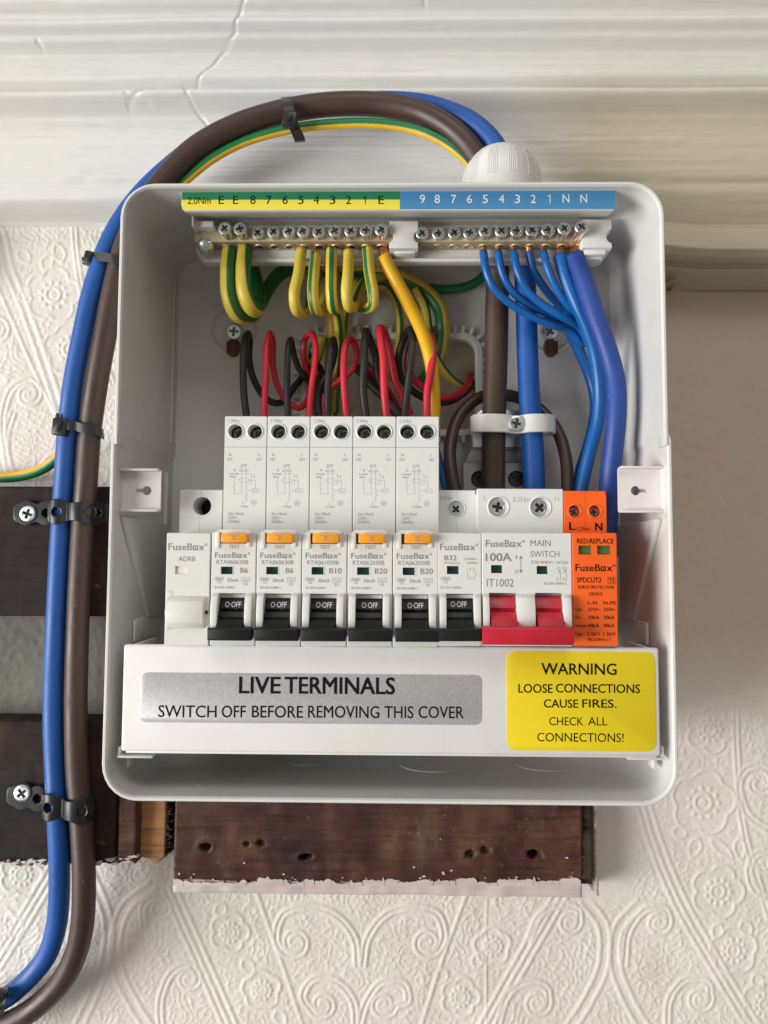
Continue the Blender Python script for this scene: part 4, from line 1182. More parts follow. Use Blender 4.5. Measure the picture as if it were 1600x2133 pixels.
    pline(b, [(680, 997), (696, 997), (698, 1001), (696, 1005), (680, 1005), (678, 1001)], HT, w, closed=True)
    pline(b, [(698, 1001), (711, 1001), (711, 1018)], HT, w); pline(b, [(703, 997), (703, 1009), (692, 1009)], HT, w)
    loopbox(b, 706, 1018, 719, 1026, HT, w); text(b, '1 L', 709, 716, 1020.5, 1024, HT)
    pline(b, [(692, 1020), (697, 1022), (706, 1022)], HT, w); pline(b, [(694, 1024), (692, 1028), (695, 1031), (691, 1034), (694, 1038), (692, 1041)], HT, w); pline(b, [(692, 1041), (692, 1046)], HT, w)
    text(b, 'L', 685.5, 689, 1046, 1051, HT); text(b, 'In-Supply', 679, 697, 1053, 1057, HT)
    pline(b, [(709+6.5*math.cos(k*math.pi/3), 1048+6.5*math.sin(k*math.pi/3)) for k in range(6)], HT, w, closed=True)
    pline(b, [(709+3.2*math.cos(k*math.pi/5), 1048+3.2*math.sin(k*math.pi/5)) for k in range(10)], HT, w, closed=True); text(b, 'D', 707.8, 710.2, 1046, 1050, HT)
    part('wiring_diagram', b, PRINTL, t, 0)
    b = new(); text(b, 'I∆n=30mA', 656, 688, 1067.5, 1073.5, HT); text(b, '230V~', 655.5, 677, 1076, 1082, HT); text(b, '50/60Hz', 655.5, 680, 1084, 1090, HT)
    part('lettering', b, PRINTL, t, 0)
    return t
mat_shadow = mat('moulded_groove', (.33, .22, .07), .7)
mat_shadow.node_tree.nodes['Principled BSDF'].inputs['Base Color'].default_value = (.28, .26, .23, 1)
proto = rcbo_proto()
GR = 'tall breakers in the row'
proto['group'] = GR
labs = ['tall grey-white breaker marked B6 with orange test button, next to the blank module',
        'second tall breaker from the left, marked B6, left of the B10 one',
        'tall breaker marked B10, third in the row of five',
        'tall breaker marked B20 directly right of the B10 one',
        'tall breaker marked B20 directly left of the shorter B32 breaker']
codes = ['RTA060630B', 'RTA060630B', 'RTA061030B', 'RTA062030B', 'RTA062030B']; rates = ['B6', 'B6', 'B10', 'B20', 'B20']
STEP = P(723, 1230, 100).x-P(628, 1230, 100).x
print('module step mm', STEP)
STEP = 18.03
rc = []
for k in range(5):
    d = (k-2)*STEP
    t = proto if k == 2 else copy_thing(proto, (d, 0, 0), labs[k])
    t['label'] = labs[k]; rc.append(t)
for k, t in enumerate(rc):
    b = new(); text(b, codes[k], U0+12, U0+78, 1167.5, 1176, 100)
    w = 15 if len(rates[k]) == 2 else 25
    text(b, rates[k], U0+(58 if w > 20 else 62), U0+(58 if w > 20 else 62)+w+.5, 1183.5, 1194.5, 100, .012)
    b.transform(Matrix.Translation(((k-2)*STEP, 0, 0)))
    part('rating_print', b, PRINT, t, 0)

# --- blank module at the left end
t = thing('blank_module', P(385, 1345, 60), 'blank white spacer module with no lever at the left end of the row', 'blank module')
front_body(t, 344.3, 437, MODW, windows=((365, 1179, 390, 1196),))
b = new(); pbox(b, 364, 1178, 391, 1197, 99.3, 95, 0); part('blank_window', b, WHITE, t)
b = new(); x0, x1 = P(349, 1275, 100).x, P(427, 1275, 100).x; Z = lambda v, h: P(390, v, h).z
side_prism(b, [(98, Z(1240, 99)), (100.7, Z(1243, 100.7)), (103.0, Z(1252, 103)), (103.9, Z(1275, 103.9)), (103.0, Z(1298, 103)), (100.7, Z(1308, 100.7)), (98, Z(1310, 99))], x0, x1, .35)
part('blank_hump', b, MODW, t, 40)
b = new(); pline(b, [(352, 1232), (357, 1232), (357, 1241), (356, 1275), (357, 1309), (346, 1309)], 100.1, .13); pline(b, [(361, 1232), (361, 1243)], 100.1, .1); part('seam', b, PRINTL, t, 0)
b = new(); pbox(b, 427.5, 1272, 432, 1279, 101, 97, .1); part('side_slot', b, BLACKP, t)
b = new(); logo(b, 351, 433, 1132, 1146, 100); text(b, 'ADRB', 372, 407, 1159, 1169, 100); part('lettering', b, PRINT, t, 0)
tower(t, 373.5, 463, 1020, 1114, 81, MODW, ((421, 1054, 3.9),), hd=14)
b = new(); p = P(421, 1054, 66); lathe(b, [(0, 66), (5, 66), (5, 65)], 24, Matrix.Translation((p.x, 0, p.z))); part('hole_floor', b, BLACKP, t)
b = new(); pline(b, [(419, 1021), (419, 1035)], 81, .12, .05); pline(b, [(416, 1076), (415, 1110)], 81, .12, .05); part('seam', b, PRINTL, t, 0)

# --- single pole breaker B32
t = thing('short_breaker', P(958, 1345, 60), 'short white breaker marked B32 between the tall breakers and the red main switch', 'breaker')
u = 911.5
front_body(t, u, u+92, MODW, slots=((u+18, 1237, u+76, 1336),), windows=((931, 1179, 956, 1196),))
cheeks(t, ((u+4, u+18.5, 0), (u+75.5, u+90, 1)), MODW)
b = new(); pbox(b, u+18, 1238.5, u+76, 1247, 97.5, 94.5, .2); part('slot_step', b, MODW, t)
tg = toggle(t, u+19.5, u+74.5, 958, 91, BLACKP)
b = new(); text(b, 'O·OFF', 939, 972, 1253, 1264, 99.3, 0, .1); slope(b, 958); part('lettering', b, PRINTW, tg, 0, label='white OFF marking')
b = new(); pbox(b, 930, 1178, 957, 1197, 98, 95, 0); part('indicator', b, GREENW, t)
b = new()
logo(b, 917, 997, 1132.5, 1146, 100); text(b, 'B32', 926, 951, 1157, 1167, 100, .012)
part('lettering', b, PRINT, t, 0)
b = new(); text(b, 'M706B321', 925.5, 957, 1170, 1175, 100); text(b, '230/400V~', 966, 996, 1162, 1167, 100); text(b, '50/60Hz', 972, 996, 1170, 1175, 100)
loopbox(b, 919, 1202, 938, 1208, 100, .1); text(b, '6000', 921, 936, 1203, 1207, 100); loopbox(b, 924.5, 1208, 932, 1215, 100, .1); text(b, '3', 927, 930, 1209.5, 1213.5, 100)
text(b, 'IEC/EN 60898-1', 917, 965, 1221.5, 1226.5, 100)
pline(b, [(974, 1184), (974, 1207)], 100, .13); text(b, 'I', 979, 980.5, 1183, 1188, 100); text(b, 'O', 977.5, 982.5, 1202, 1207, 100)
pline(b, [(989, 1183), (989, 1187)], 100, .12); pline(b, [(986, 1188), (993, 1194), (989, 1200), (989, 1207)], 100, .12); text(b, '1', 984.5, 986, 1182, 1186, 100); text(b, '2', 985, 987.5, 1203, 1207, 100)
part('circuit_print', b, PRINTL, t, 0)
tower(t, 908, 995.5, 1021, 1114, 81, MODW, ((950.5, 1060, 3.4),))
hole_trim(t, 950.5, 1060, 81, 3.4, MODW, 1.6, .75, 3.3, ZINC)
b = new(); pbox(b, 990, 1022, 996, 1030, 81.3, 78, .1); part('notch', b, DARKM, t)
b = new(); pline(b, [(952, 1021.5), (952, 1042)], 81, .1, .05); pline(b, [(952, 1080), (951, 1110)], 81, .1, .05); part('seam', b, PRINTL, t, 0)
b = new(); text(b, '2.5Nm', 916, 942, 1033.5, 1040, 81); part('lettering', b, PRINTL, t, 0, label='faint torque figure')

# --- double pole main switch
t = thing('main_switch', P(1096, 1345, 60), 'double-width white main switch marked 100A with one wide red lever', 'main switch')
front_body(t, 1003.5, 1192.2, MODW, slots=((1019, 1235, 1078, 1336), (1115, 1235, 1174, 1336)), windows=((1023, 1177, 1047, 1194), (1118, 1179, 1142, 1196)))
cheeks(t, ((1006, 1019.5, 0), (1076.5, 1114.5, 0), (1173.5, 1189.5, 0)), MODW)
b = new()
for ua, ub in ((1021, 1076.5), (1117, 1172.5)):
    x0, x1 = P(ua, 1260, 100).x, P(ub, 1260, 100).x; Z = lambda v, h: P(1096, v, h).z
    side_prism(b, [(94, Z(1241, 98)), (98.0, Z(1241.5, 98)), (100.6, Z(1267, 100.6)), (99.2, Z(1269, 99.2)), (99.4, Z(1273, 99.4)), (101.0, Z(1275, 101)),
                   (102.6, Z(1285, 102.6)), (105.5, Z(1306, 105.5)), (105.5, Z(1330, 105.5)), (94, Z(1334, 100))], x0, x1, .12)
e = new(); hb = 110.5; z1, z0 = P(1100, 1306, hb).z, P(1100, 1344.5, hb).z
side_prism(e, [(104, z1-.2), (hb-.9, z1), (hb-.3, z1-.6), (hb, (z0+z1)/2), (hb-.3, z0+.5), (hb-1.2, z0), (103, z0+.1), (101, z0+.8), (101, z1-1)], P(1005.5, 1325, hb).x, P(1196.5, 1325, hb).x, .3)
merge(b, e); tg = part('toggle', b, REDP, t, 30, label='wide red lever bridging both poles')
b = new(); text(b, 'OFF', 1045, 1066, 1250, 1261, 99.3, 0, .05); text(b, 'ON', 1143, 1163, 1250, 1261, 99.3, 0, .05); slope(b, 1096, 1241.5, 98, 1267, 100.6)
part('lettering', b, mat('red_moulded_letters', (.50, .02, .05), .5), tg, 0)
for a in ((1022, 1176, 1048, 1195), (1117, 1178, 1143, 1197)):
    b = new(); pbox(b, *a, 98, 95, 0); part('indicator', b, GREENW, t)
b = new()
logo(b, 1012, 1094, 1125, 1139, 100); text(b, '100A', 1012, 1065, 1152.5, 1168.5, 100, .02); text(b, 'IT1002', 1014, 1070, 1206, 1222, 100, .0)
text(b, 'MAIN', 1105, 1147, 1125, 1137.5, 100); text(b, 'SWITCH', 1105, 1165, 1148, 1160, 100)
text(b, '230/400V~', 1105.5, 1156, 1168, 1174, 100); text(b, 'AC22A', 1159, 1184, 1169, 1174.5, 100)
text(b, 'I', 1074.5, 1077, 1156.5, 1164, 100); text(b, 'O', 1072, 1079.5, 1187, 1194.5, 100)
pline(b, [(1085, 1158), (1085, 1193)], 100, .22)
for vv, s in ((1157, 1), (1194, -1)):
    p = [P(1085, vv, 100.06), P(1081.5, vv+6.5*s, 100.06), P(1088.5, vv+6.5*s, 100.06)]
    b.faces.new([b.verts.new(q+Vector((0, -.03, 0))) for q in p])
text(b, 'IEC/EN 60947-3', 1134, 1179, 1213, 1218, 100)
text(b, '1', 1160, 1162, 1180.5, 1186, 100); text(b, '3', 1171.5, 1175, 1180.5, 1186, 100); text(b, '2', 1159, 1163, 1203, 1209, 100); text(b, '4', 1172, 1176, 1203, 1209, 100)
for uu in (1166, 1179):
    pline(b, [(uu, 1180), (uu, 1186)], 100, .13); pline(b, [(uu+1.5*math.cos(k), 1188+1.5*math.sin(k)) for k in range(7)], 100, .1); pline(b, [(uu-3, 1188), (uu+1, 1195), (uu+1, 1209)], 100, .13)
pline(b, [(1165, 1192), (1178, 1192)], 100, .1)
part('lettering', b, PRINT, t, 0)
tower(t, 994.5, 1173.5, 1018, 1114, 86, MODW, ((1038, 1056, 4.1), (1125.5, 1057, 4.1)))
for k, uu in enumerate((1038, 1125.5)): hole_trim(t, uu, 1056+k, 86, 4.1, MODW, 1.4, .2+k*.6, 4.05, ZINC)
b = new(); text(b, 'L', 1008, 1014, 1032, 1041, 86); text(b, '2.5Nm', 1068, 1103, 1035, 1045, 86, .0); text(b, 'N', 1155, 1164, 1035, 1044, 86); part('shaded_lettering', b, PRINTL, t, 0)  # flat grey copy at lower right stands for the letters' shade
b = new(); text(b, 'L', 1007.2, 1013.2, 1031.2, 1040.2, 86, 0, .1); text(b, '2.5Nm', 1067.2, 1102.2, 1034.2, 1044.2, 86, 0, .1); text(b, 'N', 1154.2, 1163.2, 1034.2, 1043.2, 86, 0, .1); part('shaded_lettering', b, MODW, t, 0)

# --- orange surge protector
t = thing('surge_protector', P(1240, 1345, 60), 'bright orange surge protection module at the right end of the row', 'surge protector')
front_body(t, 1192.6, 1286.8, ORANGE, windows=((1205, 1136.5, 1233, 1155), (1244, 1136.5, 1273, 1155)))
for a in ((1204, 1135.5, 1234, 1156), (1243, 1135.5, 1274, 1156)):
    b = new(); pbox(b, *a, 98.6, 95, .3); part('flag_window', b, GREENL, t)
b = new(); B = .014
text(b, 'RED:REPLACE', 1202, 1278, 1122, 1132, 100, B)
logo(b, 1199, 1283, 1175.5, 1189.5, 100, .014)
text(b, 'SPDCUT2', 1202, 1252, 1203, 1213, 100, B); loopbox(b, 1266.5, 1202.5, 1281, 1216, 100, .16); text(b, 'T2', 1268.5, 1279, 1205, 1213.5, 100, B)
text(b, 'SURGE PROTECTION', 1204, 1279, 1220, 1226, 100, B); text(b, 'DEVICE', 1228, 1255, 1234, 1240.5, 100, B)
text(b, 'L-N', 1225, 1243, 1252, 1259, 100, B); text(b, 'N-PE', 1257, 1283, 1252.5, 1259.5, 100, B)
for v, a, c, e in ((1265.5, 'Uc:', '275V~', '255V~'), (1282, 'In:', '20kA', '20kA'), (1299, 'Imax:', '40kA', '40kA'), (1316.5, 'Up:', '1.5kV', '1.5kV')):
    text(b, a, 1199, 1199+{'Uc:': 15, 'In:': 11.5, 'Imax:': 25, 'Up:': 15}[a], v, v+7, 100, B)
    text(b, c, 1225, 1225+(27 if '~' in c else 23 if 'k' in c and '.' not in c else 25), v+.5, v+7.5, 100, B); text(b, e, 1257, 1257+(27 if '~' in e else 22.5 if '.' not in e else 25), v+.5, v+7.5, 100, B)
text(b, 'IEC61643-11', 1225, 1271, 1329, 1335, 100, B)
part('lettering', b, PRINTB, t, 0)
tower(t, 1174.5, 1264, 1022.5, 1114, 86, ORANGE, ((1197, 1065, 2.5), (1239.5, 1065, 2.5)))
for k, uu in enumerate((1197, 1239.5)): hole_trim(t, uu, 1065, 86, 2.5, ORANGE, 3.5, .5+k, 2.3, GALV, .3, -.2)
b = new(); pbox(b, 1261, 1023, 1265, 1031, 86.1, 80, .1); part('notch', b, DARKM, t)
b = new(); pline(b, [(1219, 1023), (1219, 1098)], 86, .12, .05); part('seam', b, mat('orange_groove', (.45, .07, .01), .6), t, 0)
b = new(); text(b, 'L', 1186, 1198, 1088, 1103.5, 86, .03); text(b, 'N', 1240, 1254.5, 1089, 1105, 86, .03); text(b, '1.2Nm', 1202, 1229, 1098, 1105, 86); part('lettering', b, PRINTB, t, 0)
# ------------------------------------------------------------------ cable gland on top of the case
g = thing('cable_gland', P(1045, 378, 60), 'white domed cable gland standing on top of the case at right', 'cable gland')
c = P(1045, 390, 60); b = new()
top = P(1045, 311, 60).z-c.z; R0 = (P(1128, 378, 60).x-P(962, 378, 60).x)/2
# the dome: turned about the upright axis
prof = [(R0*1.0, HH-.3-c.z), (R0*1.0, -2), (R0*.97, top*.25), (R0*.90, top*.46), (R0*.79, top*.66), (R0*.63, top*.83), (R0*.45, top*.93), (R0*.32, top*.97), (R0*.30, top*.7)]
M_ = Matrix.Translation((c.x, c.y, c.z)) @ Matrix.Rotation(math.radians(-90), 4, 'X')
lathe(b, [(r, -t_) for r, t_ in prof], 64, Matrix.Translation((c.x, c.y, c.z)) @ Matrix.Rotation(math.radians(90), 4, 'X') @ Matrix.Identity(4))
zs_ = [v.co.z for v in b.verts]
if max(zs_)-c.z < 5:
    b.free(); b = new(); lathe(b, prof, 64, Matrix.Translation((c.x, c.y, c.z)) @ Matrix.Rotation(math.radians(-90), 4, 'X'))
    if max(v.co.z for v in b.verts)-c.z < 5:
        b.free(); b = new(); lathe(b, [(r, -t_) for r, t_ in prof], 64, Matrix.Translation((c.x, c.y, c.z)) @ Matrix.Rotation(math.radians(-90), 4, 'X'))
part('gland_body', b, GLAND, g, 40)
b = new()
for grp in range(12):
    a0 = grp*math.pi/6+.05
    for k in range(6):
        a = a0+k*.045
        q = []
        for r, t_ in prof[1:5]: q.append(Vector((c.x+(r+.02)*math.cos(a), c.y+(r+.02)*math.sin(a), c.z+t_)))
        tube(b, q, .17, 5)
part('grip_ribs', b, GLAND, g, 60)
b = new(); lathe(b, [(R0*1.05, -.1), (R0*1.05, 3), (R0*.9, 3.2)], 6, Matrix.Translation((c.x, c.y, HH+.2)) @ Matrix.Rotation(math.radians(-90), 4, 'X'))
part('gland_nut', b, GLAND, g, 20)

# ------------------------------------------------------------------ cables and wires
def cable(name, pts, dia, material, label, cat='cable', group=None, phase=0.0, twist=0.0, n=18, step=1.6):
    q = spline([P(u, v, h) for u, v, h in pts], step)
    b = new(); tube(b, q, dia/2, n, phase, twist)
    o = part(name, b, material, None, 0)
    for p in o.data.polygons: p.use_smooth = True
    return tag(o, label, cat, group)
def copper(parent, a, d, r, n=7):
    """frayed bare strands from a along to d"""
    b = new(); ax = (d-a); rnd = random.Random(int(a.x*100))
    for k in range(n):
        t = 2*math.pi*k/n; off = Vector((math.cos(t), math.sin(t)*.8, 0))*r*.62 if k else Vector((0, 0, 0))
        j = Vector((rnd.uniform(-.3, .3), rnd.uniform(-.3, .3), 0))*r
        sw = Vector((off.y, -off.x, 0))*.9
        tube(b, spline([a+off, a.lerp(d, .5)+off*1.05+sw*.5+j*.5, d+off*.8+sw], .8), r*.40, 7)
    return part('copper_end', b, COPPER, parent, 60)

# tails outside, at the left of the case
cable('supply_cable', [(-60, 2098, 12), (0, 2084, 15), (45, 2052, 17), (95, 1994, 18), (117, 1930, 20), (124, 1834, 24), (120, 1706, 27), (115, 1610, 27), (111, 1480, 27), (117, 1300, 27), (127, 1100, 27.5), (134, 1000, 30),
       (141, 900, 34), (153, 800, 37), (172, 700, 39), (195, 600, 41), (228, 508, 42), (264, 445, 42), (304, 396, 42), (352, 351, 42), (408, 308, 42), (480, 270, 42), (560, 243, 43), (650, 225, 44), (740, 216, 45), (810, 213, 47), (880, 219, 50), (940, 236, 54),
       (990, 262, 58), (1030, 303, 60), (1048, 345, 60), (1055, 385, 60), (1062, 420, 58), (1075, 480, 54), (1090, 540, 52), (1096, 640, 52), (1099, 740, 53), (1104, 850, 55), (1111, 950, 56), (1113, 1035, 57)],
      9.9, CBLUE, 'thick blue cable curving up the left side and over the case to the main switch', 'cable')
cable('supply_cable', [(-40, 2160, 14), (0, 2140, 18), (60, 2108, 20), (122, 2052, 22), (155, 1994, 24), (171, 1930, 26), (175, 1834, 28), (169, 1706, 28.5), (161, 1610, 28.5), (158, 1480, 28.5), (162, 1300, 28.5), (172, 1100, 29), (180, 1000, 31),
       (187, 900, 34), (201, 800, 38), (219, 700, 41), (238, 600, 43), (262, 510, 45), (300, 432, 47), (348, 368, 49), (404, 312, 51), (480, 268, 52), (560, 240, 52), (640, 223, 52), (720, 216, 53), (800, 219, 54), (870, 233, 56), (930, 263, 59),
       (972, 300, 61), (1002, 345, 61), (1015, 385, 60), (1022, 430, 58), (1030, 500, 56), (1036, 560, 54), (1035, 650, 54), (1033, 750, 54), (1030, 850, 55), (1028, 950, 56), (1027, 1035, 57)],
      10.9, CBROWN, 'thick brown cable looping from the left side over the case to the main switch', 'cable')
cable('earth_cable', [(262, 560, 40), (300, 475, 42), (350, 410, 45), (395, 368, 47), (440, 332, 49), (500, 299, 50), (560, 279, 51), (620, 266, 52), (700, 258, 53), (780, 257, 55), (850, 266, 57), (900, 283, 59), (945, 310, 60), (985, 350, 60), (1005, 390, 58),
       (1020, 450, 50), (1025, 500, 44)],
      4.6, GYB, 'green and yellow earth cable strapped beneath the brown loop above the case', 'cable', phase=.49, twist=0)
cable('earth_cable', [(-60, 992, 8), (0, 995, 9), (50, 990, 10), (90, 976, 12), (125, 950, 15), (165, 915, 18), (205, 880, 20)], 5.4, GYB, 'short green and yellow cable entering at the left edge above the dark board', 'cable', phase=0.0)

earth_top = bpy.data.objects['earth_cable']
b = new(); tube(b, spline([P(*p) for p in ((1025, 495, 44), (1024, 530, 39), (1015, 565, 36), (985, 592, 34), (935, 603, 32), (880, 598, 31), (800, 580, 30))]), 2.3, 16, .30)
part('inner_run', b, GYB, earth_top, 0)

# blue neutrals
NB = [((1007, 519, 69), (1008, 532, 70), (1012, 560, 71), (1026, 596, 70), (1060, 630, 67), (1112, 661, 63), (1158, 679, 60), (1190, 688, 56), (1215, 720, 50)),
      ((1037, 519, 69), (1039, 532, 70), (1044, 562, 70), (1062, 600, 68), (1095, 630, 64), (1128, 648, 60), (1165, 668, 56), (1196, 690, 50)),
      ((1070, 519, 69), (1072, 532, 71), (1078, 564, 72), (1099, 606, 70), (1130, 634, 68), (1172, 660, 66), (1208, 682, 61), (1226, 716, 54)),
      ((1102, 519, 68), (1104, 532, 68), (1110, 560, 67), (1130, 594, 64), (1158, 628, 60), (1190, 650, 57), (1215, 668, 52)),
      ((1132, 519, 69), (1134, 532, 71), (1142, 562, 72), (1160, 602, 70), (1188, 642, 66), (1212, 672, 60), (1228, 706, 52))]
NL = ['thin blue wire under figure 5, first of the neutral wires from the left', 'thin blue wire under white figure 4, second neutral from the left', 'thin blue wire under white figure 3 crossing in front of the thick blue cable',
      'thin blue wire under white figure 2, curving right behind the others', 'thin blue wire under white figure 1, beside the pair of thicker neutrals']
def wire(name, pts, dia, material, label, end=None, **k):
    o = cable(name, pts, dia, material, label, 'wire', **k)
    if end:
        a = P(*end[0]); d = P(*pts[0][:3]); copper(o, a, d+(P(*pts[1])-d)*.25, end[1], end[2] if len(end) > 2 else 7)
    return o
for p, l in zip(NB, NL):
    u, v, h = p[0]
    wire('neutral_wire', ((u, v+6, h),)+p[1:], 3.6, CBLUEW, l, end=((u-.5, 500, 69), 1.2), group='thin blue neutral wires')
wire('neutral_cable', [(1166, 531, 69), (1178, 577, 70), (1200, 632, 69), (1222, 682, 67), (1239, 735, 64), (1249, 809, 60), (1246, 876, 58), (1228, 944, 57), (1214, 1005, 56), (1205, 1060, 55)], 6.0, CBLUEW,
     'mid blue cable sweeping down left of the violet one', end=((1168, 503, 68), 1.6, 9))
wire('neutral_cable', [(1152, 640, 52), (1184, 687, 48), (1208, 735, 44), (1232, 795, 40), (1240, 850, 40), (1225, 930, 42), (1208, 985, 44), (1200, 1050, 44)], 5.2, CBLUEW, 'darker blue cable running down behind the mid blue one')
wire('neutral_cable', [(1196, 534, 70), (1214, 580, 73), (1237, 650, 75), (1262, 720, 76), (1281, 790, 76), (1284, 860, 75), (1278, 930, 72), (1270, 1000, 69), (1266, 1080, 66), (1262, 1180, 60)], 8.7, CPURP,
     'thick violet-blue cable from the last neutral screw down the right side', end=((1199, 503, 67.5), 2.5, 13))
wire('neutral_cable', [(905, 930, 45), (915, 965, 50), (926, 1000, 55), (934, 1040, 55)], 4.2, CBLUEW, 'short blue wire showing at the right edge of the fifth tall breaker')
# brown link loop
wire('link_wire', [(955, 1050, 62), (943, 1000, 60), (937, 940, 56), (950, 880, 50), (975, 845, 46), (1005, 826, 43), (1045, 822, 41), (1090, 832, 41), (1130, 858, 43), (1162, 900, 47), (1178, 950, 51), (1182, 1000, 54), (1178, 1060, 57)], 5.7, CBRN2,
     'dark brown wire arching behind the white clamp between breaker and surge protector')

# green and yellow circuit wires
wire('earth_wire', [(478, 521, 70), (474, 570, 74), (477, 620, 74), (492, 654, 70), (516, 661, 62), (535, 646, 52), (555, 607, 45), (584, 570, 40), (625, 556, 36), (690, 556, 34), (750, 566, 33), (810, 585, 31)], 6.6, GYH,
     'broad green and yellow wire at far left of the earth bar, looping back behind', phase=.50, twist=.0)
wire('earth_wire', [(511, 519, 70), (507, 565, 75), (510, 610, 76), (521, 638, 73), (533, 646, 66), (539, 628, 56), (533, 585, 48), (524, 545, 44)], 6.8, GYH,
     'second green and yellow wire from the left under the earth bar', phase=.52, twist=.003)
EW = [((628, 521, 70), (622, 570, 74), (613, 612, 76), (616, 642, 73), (629, 652, 64), (642, 644, 52), (650, 605, 42), (665, 570, 36)),
      ((658, 531, 70), (654, 570, 74), (652, 612, 76), (656, 642, 73), (668, 648, 64), (676, 625, 52), (682, 590, 42), (700, 570, 36)),
      ((691, 521, 70), (690, 570, 74), (690, 612, 75), (693, 640, 72), (702, 648, 62), (708, 700, 45), (703, 780, 34), (700, 860, 30)),
      ((727, 525, 70), (725, 570, 74), (722, 610, 76), (726, 636, 73), (738, 638, 64), (746, 615, 52), (764, 585, 42), (800, 575, 34)),
      ((766, 519, 70), (770, 569, 74), (777, 610, 75), (778, 632, 74), (768, 641, 66), (752, 640, 54), (742, 620, 44), (740, 590, 36))]
EL = ['plain-looking yellow earth wire under figure 5, bulging at its bend', 'green and yellow wire under black figure 4 with a green stripe in front',
      'green and yellow wire under black figure 3 with its stripe down the middle', 'yellow earth wire with a short flat bend under black figure 2', 'green and yellow wire under black figure 1 with a sharp kinked bend']
for p, l, ph in zip(EW, EL, (.55, .97, .07, .50, .95)):
    u, v, h = p[0]
    r = [2.55]*3
    wire('earth_wire', p, 5.0, GY, l, end=((u-2, 503, 69), 1.1, 6), phase=ph, group='green and yellow wires under the earth bar')
wire('main_earth_wire', [(799, 536, 70), (821, 577, 71), (849, 628, 68), (873, 676, 64), (890, 722, 60), (901, 780, 56), (904, 840, 52), (903, 910, 48)], 6.1, CYEL,
     'plain bright yellow cable running from the earth bar down behind the fifth breaker', end=((797, 506, 68), 1.9, 9))
# bundle behind
wire('earth_wire', [(640, 560, 34), (700, 562, 34), (765, 562, 34), (830, 576, 34), (884, 604, 35), (915, 640, 35), (922, 680, 35), (918, 720, 31), (905, 760, 26), (880, 800, 14)], 7.2, GYH, 'broad green and yellow cable arching behind all the earth wires', phase=.85, twist=.002)
wire('earth_wire', [(690, 640, 33), (694, 690, 31), (692, 730, 26), (684, 790, 14)], 7.0, GY, 'broad yellow cable dropping into the rear hole behind the third breaker', phase=.35)
wire('earth_wire', [(735, 615, 38), (722, 650, 36), (716, 690, 35), (700, 740, 32), (690, 800, 28), (698, 880, 24)], 4.8, GY, 'green and yellow wire hanging behind the black and red loops', phase=.12)
wire('earth_wire', [(745, 632, 38), (768, 604, 37), (798, 595, 36), (822, 622, 35), (834, 670, 33), (830, 730, 27), (818, 790, 14)], 4.6, GY, 'green and yellow wire arching down into the middle of the rear hole', phase=.05)
wire('earth_wire', [(865, 600, 38), (885, 640, 36), (893, 690, 34), (908, 745, 31), (935, 785, 27), (962, 805, 22), (985, 812, 12)], 4.4, GY, 'green and yellow wire slanting to the right side of the rear hole', phase=.18)
wire('earth_wire', [(672, 700, 34), (664, 730, 31), (650, 770, 24), (640, 810, 12)], 5.0, GY, 'short green and yellow wire entering the rear hole at upper left', phase=.3)
wire('spare_wire', [(760, 760, 14), (790, 800, 22), (815, 850, 26), (830, 910, 26)], 5.5, CBRN2, 'grey-brown sheathed stub deep in the rear hole')

X = lambda x, y, h: (420+x/2.7586, 640+y/2.7586, h)
def rw_(pts): return [X(*p) for p in pts]
BW = [[(270, 760, 62), (258, 625, 60), (242, 480, 60), (240, 300, 60), (250, 185, 58), (268, 152, 54), (276, 200, 48), (272, 290, 44), (298, 410, 42), (365, 520, 40), (430, 552, 38), (480, 535, 36), (530, 462, 34), (585, 395, 32), (640, 330, 22)],
      [(497, 760, 62), (497, 625, 60), (492, 500, 60), (494, 320, 60), (500, 215, 58), (513, 185, 54), (524, 240, 48), (548, 330, 44), (595, 405, 40), (650, 450, 32), (700, 480, 20)],
      [(728, 760, 62), (726, 625, 60), (724, 500, 60), (734, 350, 60), (745, 230, 58), (757, 186, 54), (764, 260, 46), (735, 370, 42), (690, 440, 40), (672, 520, 40), (685, 640, 40)],
      [(950, 760, 62), (945, 625, 60), (928, 480, 60), (934, 320, 60), (938, 190, 58), (945, 138, 54), (968, 190, 48), (1004, 290, 44), (1016, 400, 42), (1060, 500, 40), (1130, 620, 38)],
      [(1165, 760, 62), (1168, 625, 60), (1184, 470, 60), (1204, 310, 60), (1213, 180, 58), (1196, 128, 54), (1156, 200, 48), (1130, 300, 44), (1142, 390, 40), (1200, 470, 36), (1290, 525, 34), (1400, 548, 32), (1500, 500, 28), (1560, 430, 14)]]
